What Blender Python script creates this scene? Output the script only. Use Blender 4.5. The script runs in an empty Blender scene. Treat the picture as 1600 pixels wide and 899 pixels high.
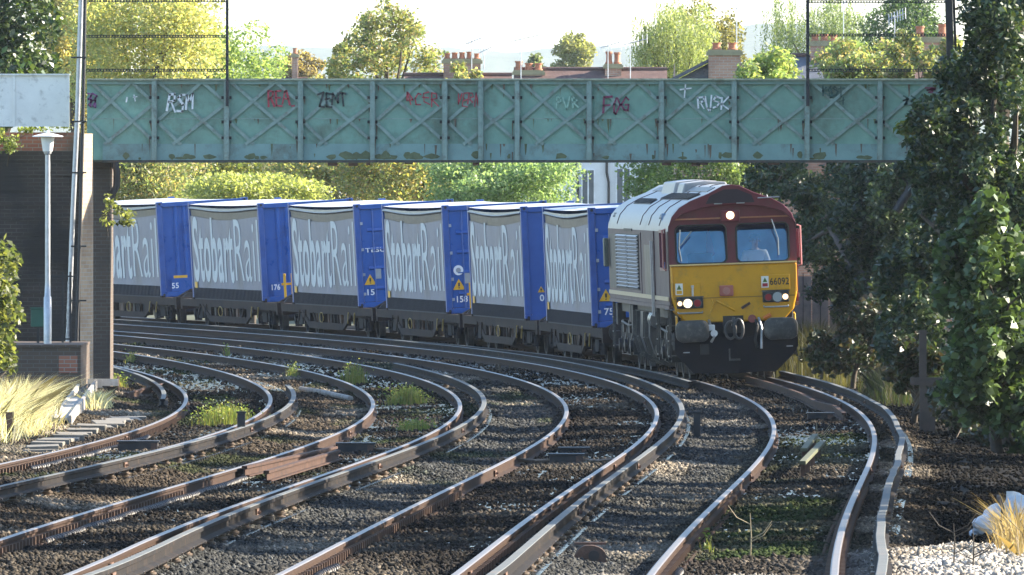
import bpy, bmesh, math, random
import numpy as np
from mathutils import Vector, Matrix
from mathutils.geometry import tessellate_polygon

S = bpy.context.scene
COL = S.collection
rnd = random.Random(7)
nr = np.random.default_rng(7)
R = math.radians

# ------------------------------------------------------------ camera, sky, sun, exposure
F, HY, CZ = 24000.0, 281.0, 3.95          # focal length in photo pixels, horizon row, eye height
cam_d = bpy.data.cameras.new('camera')
cam = bpy.data.objects.new('camera', cam_d); COL.objects.link(cam)
cam_d.sensor_width = 36; cam_d.lens = F * 36 / 1600
cam_d.clip_start = 1.0; cam_d.clip_end = 20000
cam.location = (0, 0, CZ)
cam.rotation_euler = (R(90) - math.atan((449.5 - HY) / F), 0, 0)
S.camera = cam

SUN_AZ, SUN_EL = 76.0, 27.0                # azimuth to the right of the view direction
w = bpy.data.worlds.new('World'); S.world = w; w.use_nodes = True
nt = w.node_tree; nt.nodes.clear()
sky = nt.nodes.new('ShaderNodeTexSky'); sky.sky_type = 'NISHITA'; sky.sun_disc = False
sky.sun_elevation = R(SUN_EL); sky.sun_rotation = R(SUN_AZ)
sky.air_density = 1.0; sky.dust_density = 0.6; sky.ozone_density = 2.6
bg = nt.nodes.new('ShaderNodeBackground'); bg.inputs['Strength'].default_value = 0.10
wo = nt.nodes.new('ShaderNodeOutputWorld')
nt.links.new(sky.outputs[0], bg.inputs[0]); nt.links.new(bg.outputs[0], wo.inputs[0])
sd = bpy.data.lights.new('sun', 'SUN'); sd.energy = 4.6; sd.angle = R(0.53); sd.color = (1.0, 0.89, 0.72)
so = bpy.data.objects.new('sun', sd); COL.objects.link(so)
sdir = Vector((math.sin(R(SUN_AZ)) * math.cos(R(SUN_EL)), math.cos(R(SUN_AZ)) * math.cos(R(SUN_EL)), math.sin(R(SUN_EL))))
so.rotation_euler = sdir.to_track_quat('Z', 'Y').to_euler()
S.view_settings.view_transform = 'Standard'; S.view_settings.look = 'None'
S.view_settings.exposure = 2.15; S.view_settings.gamma = 1.0; S.view_settings.use_curve_mapping = False
try:
    S.cycles.use_denoising = True; S.cycles.denoiser = 'OPENIMAGEDENOISE'
except Exception:
    pass
S.cycles.max_bounces = 8; S.cycles.diffuse_bounces = 3; S.cycles.glossy_bounces = 3
S.cycles.transmission_bounces = 4; S.cycles.transparent_max_bounces = 12; S.cycles.volume_bounces = 1
S.cycles.sample_clamp_indirect = 6.0

# ------------------------------------------------------------ helpers
def P(x, y, D):                            # a photo pixel at depth D -> world point
    return Vector(((x - 800) * D / F, D, CZ - (y - HY) * D / F))
def PX(x, D): return (x - 800) * D / F
def PZ(y, D): return CZ - (y - HY) * D / F

def tag(o, label=None, cat=None, group=None, kind=None):
    if label: o['label'] = label
    if cat: o['category'] = cat
    if group: o['group'] = group
    if kind: o['kind'] = kind
    return o
def empty(name, loc=(0, 0, 0), label=None, cat=None, group=None):
    o = bpy.data.objects.new(name, None); COL.objects.link(o); o.location = loc
    o.empty_display_size = .2
    return tag(o, label, cat, group)

class MB:
    def __init__(s): s.v = []; s.f = []; s.m = []
    def add(s, vs, fs, mi=0):
        n = len(s.v); s.v += [tuple(p) for p in vs]
        s.f += [tuple(n + i for i in f) for f in fs]; s.m += [mi] * len(fs); return s
    def box(s, x0, x1, y0, y1, z0, z1, mi=0):
        return s.add([(x0,y0,z0),(x1,y0,z0),(x1,y1,z0),(x0,y1,z0),(x0,y0,z1),(x1,y0,z1),(x1,y1,z1),(x0,y1,z1)],
                     [(3,2,1,0),(4,5,6,7),(0,1,5,4),(1,2,6,5),(2,3,7,6),(3,0,4,7)], mi)
    def bar(s, p, q, w, h, up=(0, 0, 1), mi=0):
        p, q = Vector(p), Vector(q); d = (q - p).normalized(); u = Vector(up)
        if abs(d.dot(u)) > .98: u = Vector((0, 1, 0)) if abs(d.y) < .9 else Vector((1, 0, 0))
        a = d.cross(u).normalized() * (w / 2); b = a.cross(d).normalized() * (h / 2)
        return s.add([p-a-b, p+a-b, p+a+b, p-a+b, q-a-b, q+a-b, q+a+b, q-a+b],
                     [(0,1,2,3),(7,6,5,4),(0,4,5,1),(1,5,6,2),(2,6,7,3),(3,7,4,0)], mi)
    def tube(s, pts, r, n=8, mi=0, cap=True):
        pts = [Vector(p) for p in pts]; rs = r if isinstance(r, (list, tuple)) else [r] * len(pts)
        rings = []; prev = None
        for i, p in enumerate(pts):
            d = (pts[min(i+1, len(pts)-1)] - pts[max(i-1, 0)])
            d = d.normalized() if d.length > 1e-9 else Vector((0, 0, 1))
            if prev is None:
                prev = Vector((0, 0, 1)) if abs(d.z) < .9 else Vector((1, 0, 0))
            a = d.cross(prev)
            if a.length < 1e-6: a = d.cross(Vector((0, 1, .3)))
            a.normalize(); b = a.cross(d); prev = b
            rings.append([p + a * (math.cos(2*math.pi*k/n) * rs[i]) + b * (math.sin(2*math.pi*k/n) * rs[i]) for k in range(n)])
        vs = [v for g in rings for v in g]; fs = []
        for i in range(len(rings) - 1):
            for k in range(n):
                fs.append((i*n+k, i*n+(k+1) % n, (i+1)*n+(k+1) % n, (i+1)*n+k))
        if cap:
            fs.append(tuple(range(n))[::-1]); fs.append(tuple((len(rings)-1)*n + k for k in range(n)))
        return s.add(vs, fs, mi)
    def cyl(s, p, q, r0, r1=None, n=16, mi=0): return s.tube([p, q], [r0, r0 if r1 is None else r1], n, mi)
    def prism(s, pts, y0, y1, mi=0):       # polygon in x,z extruded along y
        n = len(pts)
        vs = [(x, y0, z) for x, z in pts] + [(x, y1, z) for x, z in pts]
        fs = [tuple(range(n)), tuple(range(2*n-1, n-1, -1))] + [(i, n+i, n+(i+1) % n, (i+1) % n) for i in range(n)]
        return s.add(vs, fs, mi)
    def lathe(s, prof, o=(0, 0, 0), n=16, mi=0):   # (r, z) about vertical axis
        o = Vector(o); vs = []; fs = []
        for r, z in prof:
            for k in range(n): vs.append(o + Vector((r*math.cos(2*math.pi*k/n), r*math.sin(2*math.pi*k/n), z)))
        for i in range(len(prof)-1):
            for k in range(n): fs.append((i*n+k, i*n+(k+1) % n, (i+1)*n+(k+1) % n, (i+1)*n+k))
        fs.append(tuple(range(n))[::-1]); fs.append(tuple((len(prof)-1)*n+k for k in range(n)))
        return s.add(vs, fs, mi)
    def build(s, name, mat, parent=None, smooth=False, bevel=0, recalc=True):
        me = bpy.data.meshes.new(name); me.from_pydata(s.v, [], s.f)
        mats = mat if isinstance(mat, (list, tuple)) else [mat]
        for m_ in mats: me.materials.append(m_)
        if len(mats) > 1: me.polygons.foreach_set('material_index', s.m)
        if recalc:
            bm = bmesh.new(); bm.from_mesh(me); bmesh.ops.recalc_face_normals(bm, faces=bm.faces); bm.to_mesh(me); bm.free()
        if smooth:
            me.polygons.foreach_set('use_smooth', [True] * len(me.polygons))
            try: me.set_sharp_from_angle(angle=R(40))
            except Exception: pass
        o = bpy.data.objects.new(name, me); COL.objects.link(o)
        if parent is not None: o.parent = parent
        if bevel:
            b = o.modifiers.new('bevel', 'BEVEL'); b.width = bevel; b.segments = 2; b.limit_method = 'ANGLE'
        return o

def np_mesh(name, v, f, mat, parent=None, col=None, smooth=False):
    me = bpy.data.meshes.new(name); v = np.asarray(v, np.float32); f = np.asarray(f, np.int32)
    k = f.shape[1]
    me.vertices.add(len(v)); me.vertices.foreach_set('co', v.ravel())
    me.loops.add(f.size); me.loops.foreach_set('vertex_index', f.ravel())
    me.polygons.add(len(f)); me.polygons.foreach_set('loop_start', np.arange(len(f), dtype=np.int32) * k)
    me.polygons.foreach_set('loop_total', np.full(len(f), k, np.int32))
    if smooth: me.polygons.foreach_set('use_smooth', np.ones(len(f), bool))
    if col is not None:
        a = me.color_attributes.new('tint', 'FLOAT_COLOR', 'POINT')
        c = np.ones((len(v), 4), np.float32); c[:, :3] = col; a.data.foreach_set('color', c.ravel())
    me.materials.append(mat); me.update(); me.validate()
    o = bpy.data.objects.new(name, me); COL.objects.link(o)
    if parent is not None: o.parent = parent
    return o

# ------------------------------------------------------------ materials
MATS = {}
def M(name, col, rough=.6, metal=0., var=.2, scale=3., bump=0., bscale=30., spec=.5, dirt=None, damt=.5, dscale=1.5, emit=None, estr=0.):
    if name in MATS: return MATS[name]
    m = bpy.data.materials.new(name); m.use_nodes = True; n = m.node_tree; L = n.links
    b = n.nodes['Principled BSDF']
    tc = n.nodes.new('ShaderNodeTexCoord')
    no = n.nodes.new('ShaderNodeTexNoise'); no.inputs['Scale'].default_value = scale; no.inputs['Detail'].default_value = 6
    no.inputs['Roughness'].default_value = .65
    L.new(tc.outputs['Object'], no.inputs['Vector'])
    mx = n.nodes.new('ShaderNodeMix'); mx.data_type = 'RGBA'
    mr = n.nodes.new('ShaderNodeMapRange'); mr.inputs[1].default_value = .3; mr.inputs[2].default_value = .7
    L.new(no.outputs[0], mr.inputs[0]); L.new(mr.outputs[0], mx.inputs[0])
    mx.inputs[6].default_value = (*[c * (1 - var) for c in col], 1); mx.inputs[7].default_value = (*[min(1, c * (1 + var)) for c in col], 1)
    out = mx.outputs[2]
    if dirt:
        d = n.nodes.new('ShaderNodeTexNoise'); d.inputs['Scale'].default_value = dscale; d.inputs['Detail'].default_value = 8
        d.inputs['Roughness'].default_value = .7
        L.new(tc.outputs['Object'], d.inputs['Vector'])
        r2 = n.nodes.new('ShaderNodeMapRange'); r2.inputs[1].default_value = .62 - .25 * damt; r2.inputs[2].default_value = .82 - .2 * damt
        L.new(d.outputs[0], r2.inputs[0])
        m2 = n.nodes.new('ShaderNodeMix'); m2.data_type = 'RGBA'; L.new(r2.outputs[0], m2.inputs[0])
        L.new(out, m2.inputs[6]); m2.inputs[7].default_value = (*dirt, 1); out = m2.outputs[2]
    L.new(out, b.inputs['Base Color'])
    b.inputs['Roughness'].default_value = rough; b.inputs['Metallic'].default_value = metal
    b.inputs['Specular IOR Level'].default_value = spec
    mr2 = n.nodes.new('ShaderNodeMapRange'); mr2.inputs[3].default_value = max(.04, rough - .12); mr2.inputs[4].default_value = min(1, rough + .12)
    L.new(no.outputs[0], mr2.inputs[0]); L.new(mr2.outputs[0], b.inputs['Roughness'])
    if bump:
        bn = n.nodes.new('ShaderNodeTexNoise'); bn.inputs['Scale'].default_value = bscale; bn.inputs['Detail'].default_value = 4
        L.new(tc.outputs['Object'], bn.inputs['Vector'])
        bu = n.nodes.new('ShaderNodeBump'); bu.inputs['Strength'].default_value = bump; bu.inputs['Distance'].default_value = .02
        L.new(bn.outputs[0], bu.inputs['Height']); L.new(bu.outputs[0], b.inputs['Normal'])
    if emit:
        b.inputs['Emission Color'].default_value = (*emit, 1); b.inputs['Emission Strength'].default_value = estr
    MATS[name] = m; return m

def leaf_mat(name, trans=.35, rough=.5):
    if name in MATS: return MATS[name]
    m = bpy.data.materials.new(name); m.use_nodes = True; n = m.node_tree; L = n.links
    b = n.nodes['Principled BSDF']; at = n.nodes.new('ShaderNodeAttribute'); at.attribute_name = 'tint'
    L.new(at.outputs['Color'], b.inputs['Base Color']); b.inputs['Roughness'].default_value = rough
    t = n.nodes.new('ShaderNodeBsdfTranslucent'); ms = n.nodes.new('ShaderNodeMixShader'); ms.inputs[0].default_value = trans
    g = n.nodes.new('ShaderNodeMix'); g.data_type = 'RGBA'; g.blend_type = 'MULTIPLY'; g.inputs[0].default_value = 1
    L.new(at.outputs['Color'], g.inputs[6]); g.inputs[7].default_value = (1.0, 1.0, .55, 1)
    sc_ = n.nodes.new('ShaderNodeVectorMath'); sc_.operation = 'SCALE'; sc_.inputs['Scale'].default_value = 1.8
    L.new(g.outputs[2], sc_.inputs[0]); L.new(sc_.outputs[0], t.inputs['Color'])
    L.new(b.outputs[0], ms.inputs[1]); L.new(t.outputs[0], ms.inputs[2]); L.new(ms.outputs[0], n.nodes['Material Output'].inputs['Surface'])
    MATS[name] = m; return m

def brick_mat(name, c1, c2, mortar, dark=None, damt=.5):
    if name in MATS: return MATS[name]
    m = bpy.data.materials.new(name); m.use_nodes = True; n = m.node_tree; L = n.links; b = n.nodes['Principled BSDF']
    tc = n.nodes.new('ShaderNodeTexCoord'); sp = n.nodes.new('ShaderNodeSeparateXYZ'); L.new(tc.outputs['Object'], sp.inputs[0])
    ad = n.nodes.new('ShaderNodeMath'); ad.operation = 'ADD'; L.new(sp.outputs[0], ad.inputs[0]); L.new(sp.outputs[1], ad.inputs[1])
    cb = n.nodes.new('ShaderNodeCombineXYZ'); L.new(ad.outputs[0], cb.inputs[0]); L.new(sp.outputs[2], cb.inputs[1])
    br = n.nodes.new('ShaderNodeTexBrick'); L.new(cb.outputs[0], br.inputs['Vector'])
    br.inputs['Color1'].default_value = (*c1, 1); br.inputs['Color2'].default_value = (*c2, 1); br.inputs['Mortar'].default_value = (*mortar, 1)
    br.inputs['Scale'].default_value = 1; br.inputs['Brick Width'].default_value = .225; br.inputs['Row Height'].default_value = .075
    br.inputs['Mortar Size'].default_value = .008
    out = br.outputs['Color']
    if dark:
        d = n.nodes.new('ShaderNodeTexNoise'); d.inputs['Scale'].default_value = .9; d.inputs['Detail'].default_value = 8; L.new(tc.outputs['Object'], d.inputs['Vector'])
        r2 = n.nodes.new('ShaderNodeMapRange'); r2.inputs[1].default_value = .6 - .3 * damt; r2.inputs[2].default_value = .8 - .3 * damt; L.new(d.outputs[0], r2.inputs[0])
        m2 = n.nodes.new('ShaderNodeMix'); m2.data_type = 'RGBA'; L.new(r2.outputs[0], m2.inputs[0]); L.new(out, m2.inputs[6]); m2.inputs[7].default_value = (*dark, 1); out = m2.outputs[2]
    L.new(out, b.inputs['Base Color']); b.inputs['Roughness'].default_value = .85
    bu = n.nodes.new('ShaderNodeBump'); bu.inputs['Strength'].default_value = .5; bu.inputs['Distance'].default_value = .01
    L.new(br.outputs['Fac'], bu.inputs['Height']); bu.invert = True; L.new(bu.outputs[0], b.inputs['Normal'])
    MATS[name] = m; return m

def glass_mat(name, tint, refl=.3, refl_tint=(.9, .95, 1)):
    m = bpy.data.materials.new(name); m.use_nodes = True; n = m.node_tree; L = n.links
    n.nodes.remove(n.nodes['Principled BSDF'])
    t = n.nodes.new('ShaderNodeBsdfTransparent'); t.inputs[0].default_value = (*tint, 1)
    g = n.nodes.new('ShaderNodeBsdfGlossy'); g.inputs['Roughness'].default_value = .04; g.inputs['Color'].default_value = (*refl_tint, 1)
    ms = n.nodes.new('ShaderNodeMixShader'); ms.inputs[0].default_value = refl
    L.new(t.outputs[0], ms.inputs[1]); L.new(g.outputs[0], ms.inputs[2]); L.new(ms.outputs[0], n.nodes['Material Output'].inputs['Surface'])
    return m

def haze_mat(d):
    m = bpy.data.materials.new('haze air'); m.use_nodes = True; n = m.node_tree; L = n.links
    n.nodes.remove(n.nodes['Principled BSDF'])
    v = n.nodes.new('ShaderNodeVolumePrincipled'); v.inputs['Color'].default_value = (.78, .88, 1, 1)
    v.inputs['Density'].default_value = d; v.inputs['Anisotropy'].default_value = .2
    L.new(v.outputs[0], n.nodes['Material Output'].inputs['Volume']); return m

BLACK = M('black paint', (.018, .019, .022), .55, dirt=(.05, .045, .04), damt=.4)
STEEL_DK = M('dark grimy steel', (.020, .020, .023), .55, metal=.0, var=.4, scale=6, dirt=(.055, .038, .03), damt=.45, dscale=3)
RUST = M('rusty steel', (.13, .07, .045), .7, var=.4, scale=9, dirt=(.05, .035, .03), damt=.6, dscale=4, bump=.3)
RAILHEAD = M('worn rail head', (.22, .20, .19), .5, metal=.5, var=.25, scale=4, dirt=(.22, .15, .11), damt=.35, dscale=2)
RAILWEB = M('rusty rail web', (.046, .029, .022), .85, var=.25, scale=3, dirt=(.022, .018, .017), damt=.3, dscale=1, spec=.12)
CONDHEAD = M('dull conductor head', (.13, .135, .13), .7, metal=0., spec=.25, var=.25, scale=3, dirt=(.2, .15, .12), damt=.3)
CONDWEB = M('dark conductor web', (.018, .016, .016), .85, var=.4, scale=5, dirt=(.055, .038, .028), damt=.40, dscale=2, spec=.12)
CERAMIC = M('stained ceramic', (.13, .095, .07), .35, var=.4, scale=20)
CONC = M('weathered concrete', (.36, .33, .29), .85, var=.25, scale=5, dirt=(.14, .13, .11), damt=.55, dscale=2, bump=.3)
GALV = M('galvanised steel', (.42, .43, .45), .4, metal=.6, var=.2, scale=8)
LEAF = leaf_mat('leaf', .48)
LEAFD = leaf_mat('glossy leaf', .26, .42)

# ------------------------------------------------------------ the lie of the tracks
GD = np.arange(100, 481, 10.)
TR = dict(
 A=[1.134,1.478,1.756,1.986,2.227,2.483,2.754,3.037,3.328,3.621,3.91,4.186,4.441,4.664,4.845,4.975,5.041,5.033,4.94,4.753,4.461,4.055,3.528,2.873,2.084,1.157,.089,-1.119,-2.467,-3.949,-5.561,-7.294,-9.133,-11.054,-13.051,-15.126,-17.278,-19.506,-21.812],
 B=[-1.826,-1.512,-1.264,-1.068,-.874,-.67,-.452,-.218,.031,.291,.556,.817,1.064,1.286,1.47,1.604,1.675,1.668,1.571,1.372,1.058,.622,.052,-.655,-1.505,-2.499,-3.635,-4.908,-6.309,-7.826,-9.441,-11.133,-12.881,-14.702,-16.7,-18.8,-20.95,-23.1,-25.3],
 C=[-4.9,-4.6,-4.35,-4.21,-4.102,-3.949,-3.754,-3.522,-3.263,-2.987,-2.705,-2.429,-2.174,-1.953,-1.78,-1.67,-1.636,-1.692,-1.849,-2.117,-2.506,-3.023,-3.672,-4.455,-5.372,-6.419,-7.587,-8.867,-10.242,-11.692,-13.194,-14.8,-16.5,-18.3,-20.2,-22.2,-24.3,-26.5,-28.7],
 D=[-7.9,-7.75,-7.68,-7.647,-7.562,-7.402,-7.18,-6.911,-6.61,-6.292,-5.974,-5.671,-5.399,-5.173,-5.007,-4.914,-4.908,-4.999,-5.197,-5.511,-5.947,-6.508,-7.198,-8.015,-8.957,-10.017,-11.187,-12.453,-13.8,-15.209,-16.655,-18.2,-19.85,-21.6,-23.5,-25.5,-27.6,-29.8,-32.])
TR = {k: np.array(v) for k, v in TR.items()}
def tx(t, D):
    D = np.asarray(D, float); a = TR[t]; u = np.clip((D - 100) / 10, 0, len(a) - 1.001); i = u.astype(int); f = u - i
    g = lambda k: a[np.clip(i + k, 0, len(a) - 1)]
    p0, p1, p2, p3 = g(-1), g(0), g(1), g(2)
    return .5 * (2*p1 + (p2-p0)*f + (2*p0-5*p1+4*p2-p3)*f*f + (3*p1-p0-3*p2+p3)*f**3)
def slope(t, D): return (tx(t, np.asarray(D) + .5) - tx(t, np.asarray(D) - .5))
def zrail(D): D = np.asarray(D, float); return np.where(D < 300, 2.38e-5 * (300 - D) ** 2, 0.)
def cant(D):
    t = np.clip((np.asarray(D, float) - 300) / 110, 0, 1); return .05 + .035 * t * t * (3 - 2 * t)
def rail_pt(t, D, off, dz=0.):             # off measured square to the track, on the canted plane
    s = slope(t, D); n = np.sqrt(1 + s * s)
    return np.stack([tx(t, D) + off / n, D - off * s / n, zrail(D) + cant(D) * (.5 + off / 1.505) + dz], -1)

def hash2(i, j, k):
    v = np.sin(i * 127.1 + j * 311.7 + k * 74.7) * 43758.5453
    return v - np.floor(v)
def vnoise(x, y, seed=0):
    i, j = np.floor(x), np.floor(y); fx, fy = x - i, y - j; fx = fx*fx*(3-2*fx); fy = fy*fy*(3-2*fy)
    a, b, c, d = hash2(i, j, seed), hash2(i+1, j, seed), hash2(i, j+1, seed), hash2(i+1, j+1, seed)
    return (a*(1-fx)+b*fx)*(1-fy) + (c*(1-fx)+d*fx)*fy
def fbm(x, y, seed=0, o=4):
    s = 0; a = .5
    for k in range(o): s = s + a * vnoise(x * 2**k, y * 2**k, seed + k); a *= .5
    return s

def ground_z(X, D):                        # ballast surface without its stones
    X = np.asarray(X, float); D = np.asarray(D, float)
    z = zrail(D); c = cant(D)
    best = np.full(np.broadcast(X, D).shape, 1e9); dc = np.zeros_like(best)
    for t in 'ABCD':
        d = (X - tx(t, D)) / np.sqrt(1 + slope(t, D) ** 2); m = np.abs(d) < np.abs(best); best = np.where(m, d, best)
    mid = np.clip((np.abs(best) - 1.0) / .7, 0, 1)
    tilt = c * (.5 + np.clip(best, -1.3, 1.3) / 1.505 * (1 - mid))
    lump = (fbm(X * .9, D * .16, 11) - .47)
    low = (fbm(X * .35 + 9, D * .05, 5) - .45)
    h = z + tilt - .165 + .019 * (1 - mid) + .085 * lump * (1 - mid) + mid * (.16 * lump + .16 * low - .02)
    right = np.clip((X - tx('A', D) - 1.7) / 1.6, 0, 1); left = np.clip((tx('D', D) - 1.6 - X) / 1.5, 0, 1)
    h = h - right * (.10 - .10 * lump) + left * .10
    # clean stone heaps near the camera
    h = h + .27 * np.exp(-((X - 4.1) / .85) ** 2 - ((D - 132) / 8.) ** 2)
    h = h + .10 * np.exp(-((X - .75) / .42) ** 2 - ((D - 127) / 4.) ** 2) + .07 * np.exp(-((X - 1.95) / .5) ** 2 - ((D - 126) / 4.) ** 2)
    return h
def gz(X, D): return float(ground_z(np.array([X]), np.array([D]))[0])

# ------------------------------------------------------------ ground, ballast, hills, haze
def build_ground():
    xs = np.concatenate([np.linspace(-2600, -60, 24), np.linspace(-50, 50, 41), np.linspace(60, 2600, 24)])
    ds = np.concatenate([[-40, 0, 40, 80], np.arange(100, 480, 10.), np.geomspace(500, 10400, 44)])
    X, D = np.meshgrid(xs, ds)
    Z = zrail(np.clip(D, 60, 9999)) - .62 + np.where(D > 480, .25, 0)
    n, m = X.shape; idx = np.arange(n * m).reshape(n, m)
    f = np.stack([idx[:-1, :-1], idx[:-1, 1:], idx[1:, 1:], idx[1:, :-1]], -1).reshape(-1, 4)
    g = np_mesh('ground', np.stack([X, D, Z], -1).reshape(-1, 3), f, M('earth and grass', (.07, .075, .035), .9, var=.4, scale=.2), smooth=True)
    tag(g, kind='structure')
build_ground()

def stone_mat():
    m = bpy.data.materials.new('ballast stone'); m.use_nodes = True; n = m.node_tree; L = n.links; b = n.nodes['Principled BSDF']
    at = n.nodes.new('ShaderNodeAttribute'); at.attribute_name = 'tint'
    tc = n.nodes.new('ShaderNodeTexCoord'); no = n.nodes.new('ShaderNodeTexNoise'); no.inputs['Scale'].default_value = 60; no.inputs['Detail'].default_value = 4
    L.new(tc.outputs['Object'], no.inputs['Vector'])
    mr = n.nodes.new('ShaderNodeMapRange'); mr.inputs[3].default_value = .6; mr.inputs[4].default_value = 1.4; L.new(no.outputs[0], mr.inputs[0])
    sc_ = n.nodes.new('ShaderNodeVectorMath'); sc_.operation = 'SCALE'; L.new(at.outputs['Color'], sc_.inputs[0]); L.new(mr.outputs[0], sc_.inputs['Scale'])
    L.new(sc_.outputs[0], b.inputs['Base Color']); b.inputs['Roughness'].default_value = .92
    b.inputs['Specular IOR Level'].default_value = .10
    return m

def zone_colour(X, D, r4):
    near = np.full(X.shape, 1e9)
    for t in 'ABCD':
        d = (X - tx(t, D)); near = np.where(np.abs(d) < np.abs(near), d, near)
    four = np.clip((1.0 - np.abs(near)) / .35, 0, 1)
    big = fbm(X * .5, D * .08, 21); mid = fbm(X * 1.7, D * .4, 31)
    tone = .45 + .75 * r4 + .5 * (r4 > .9) + .9 * (mid - .42)
    brown = np.array([.105, .082, .060]); grey = np.array([.105, .108, .105]); oil = np.array([.030, .026, .023]); lime = np.array([.46, .42, .36]); moss = np.array([.045, .075, .018]); shade_soil = np.array([.012, .011, .009])
    def mixc(c, k, t): return c * (1 - t[..., None]) + k * t[..., None]
    c = np.broadcast_to(brown, X.shape + (3,)).copy()
    bc = np.exp(-((X - tx('B', D) + 1.75) / .9) ** 2) + np.exp(-((X - tx('A', D) + 1.7) / .9) ** 2)
    c = mixc(c, grey, np.clip(bc * 1.1, 0, .9))
    c = mixc(c, oil, np.clip(four * .9, 0, 1) * np.clip(1.25 - 1.2 * (big - .2), .35, 1))
    railr = np.clip(1 - np.abs(np.abs(near) - .75) / .3, 0, 1); c = mixc(c, np.array([.045, .032, .025]), railr * .6)
    c = mixc(c, lime, np.clip(1.35 * np.exp(-((X - 4.0) / 1.0) ** 2 - ((D - 131) / 9.) ** 2), 0, 1))
    c = mixc(c, lime * .62, np.clip(1.2 * (np.exp(-((X - .75) / .5) ** 2 - ((D - 125) / 4.) ** 2) + np.exp(-((X - 1.95) / .55) ** 2 - ((D - 124.5) / 4.) ** 2)), 0, .9))
    mo = np.exp(-((X - tx('A', D)) / .75) ** 2) * np.clip((big - .40) * 6 + .2, 0, 1) * ((D > 140) & (D < 240)); c = mixc(c, moss, np.clip(mo, 0, .85))
    mo2 = np.clip((fbm(X * 1.1, D * .12, 77) - .52) * 5, 0, .6) * (X < tx('B', D) - 1) * (D > 190); c = mixc(c, moss, mo2)
    sh = np.clip((X - tx('A', D) - 1.28) / .4, 0, 1) * np.clip((D - 137) / 6, 0, 1); c = mixc(c, shade_soil, sh * .92)  # right bank near black, its shade put into the ground colour
    c = mixc(c, np.array([.15, .125, .08]), np.clip((tx('D', D) - 1.9 - X) / .6, 0, 1) * .7)
    pale = np.clip((fbm(X * .7 + 3, D * .12, 91) - .53) * 9, 0, 1) * (1 - four * .6); c = mixc(c, np.array([.34, .285, .215]), pale * .8 * (1 - np.clip(sh, 0, 1)))  # pale stone patches, kept light to strengthen the sun patches
    lm = np.clip(c.mean(-1) * 4 - .5, 0, 1)[..., None]; c = c * (.52 * (1 - lm) + .9 * lm)
    return np.clip(c * tone[..., None], .005, .85), near, sh

def build_ballast():
    ds = [112.0]
    while ds[-1] < 440: ds.append(ds[-1] + .10 * (ds[-1] / 120) ** 1.7)
    ds = np.array(ds); us = np.linspace(-.0385, .0385, 560)
    D = np.repeat(ds[:, None], len(us), 1); X = us[None, :] * D
    Z = ground_z(X, D) - .018 + .022 * (fbm(X * 16, D * 9, 41, 3) - .45)
    c, _, _ = zone_colour(X, D, hash2(np.floor(X / .05), np.floor(D / .05), 6))
    n, m = X.shape; idx = np.arange(n * m, dtype=np.int32).reshape(n, m)
    f = np.stack([idx[:-1, :-1], idx[:-1, 1:], idx[1:, 1:], idx[1:, :-1]], -1).reshape(-1, 4)
    o = np_mesh('ballast', np.stack([X, D, Z], -1).reshape(-1, 3), f, stone_mat(), col=c.reshape(-1, 3) * .8)
    tag(o, 'bed of broken stone ballast under and between the curving tracks', 'ballast', kind='stuff')
    # the top stones, each an angular chip, as one uncountable layer
    g = np.random.default_rng(99); xs, dd = [], []
    for d0, d1, dens in ((114, 150, 260), (150, 190, 190), (190, 240, 130), (240, 300, 80), (300, 380, 36)):
        wd = .0365 * (d0 + d1); k = int(wd * (d1 - d0) * dens)
        q = g.uniform(d0, d1, k); xs.append(g.uniform(-.0365, .0365, k) * q); dd.append(q)
    X, D = np.concatenate(xs), np.concatenate(dd); r4 = g.uniform(0, 1, len(X))
    c, near, sh = zone_colour(X, D, r4)
    keep = (np.abs(np.abs(near) - .7525) > .085) & (g.uniform(0, 1, len(X)) > .75 * np.clip(sh, 0, 1)) & ((np.abs(near) > .68) | (g.uniform(0, 1, len(X)) < .42))
    X, D, c, near = X[keep], D[keep], c[keep], near[keep]; n = len(X)
    Z = ground_z(X, D) + g.uniform(-.016, .010, n)
    sz = g.uniform(.020, .036, n) * np.where(np.abs(X - 4) < 1.6, np.where(D < 142, 1.2, 1), 1) * np.where(D > 240, 1.25, 1)
    octv = np.array([[1, 0, 0], [-1, 0, 0], [0, 1, 0], [0, -1, 0], [0, 0, 1], [0, 0, -1]], float)
    V = octv[None] * g.uniform(.65, 1.25, (n, 6, 1)) + g.normal(size=(n, 6, 3)) * .25
    ang = g.uniform(0, 6.283, n); tl = g.uniform(-.7, .7, n)
    ca, sa = np.cos(ang)[:, None], np.sin(ang)[:, None]; x, y, z = V[..., 0] * 1.2, V[..., 1], V[..., 2] * .85
    ct, st = np.cos(tl)[:, None], np.sin(tl)[:, None]; y, z = y * ct - z * st, y * st + z * ct
    V = np.stack([x * ca - y * sa, x * sa + y * ca, z], -1) * sz[:, None, None] + np.stack([X, D, Z], -1)[:, None]
    T = np.array([[0, 2, 4], [2, 1, 4], [1, 3, 4], [3, 0, 4], [2, 0, 5], [1, 2, 5], [3, 1, 5], [0, 3, 5]])
    Fc = (np.arange(n)[:, None, None] * 6 + T[None]).reshape(-1, 3)
    o = np_mesh('ballast_stones', V.reshape(-1, 3), Fc, stone_mat(), col=np.repeat(c, 6, 0))
    tag(o, 'loose angular stones lying on top of the ballast bed', 'ballast', kind='stuff')
build_ballast()

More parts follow.
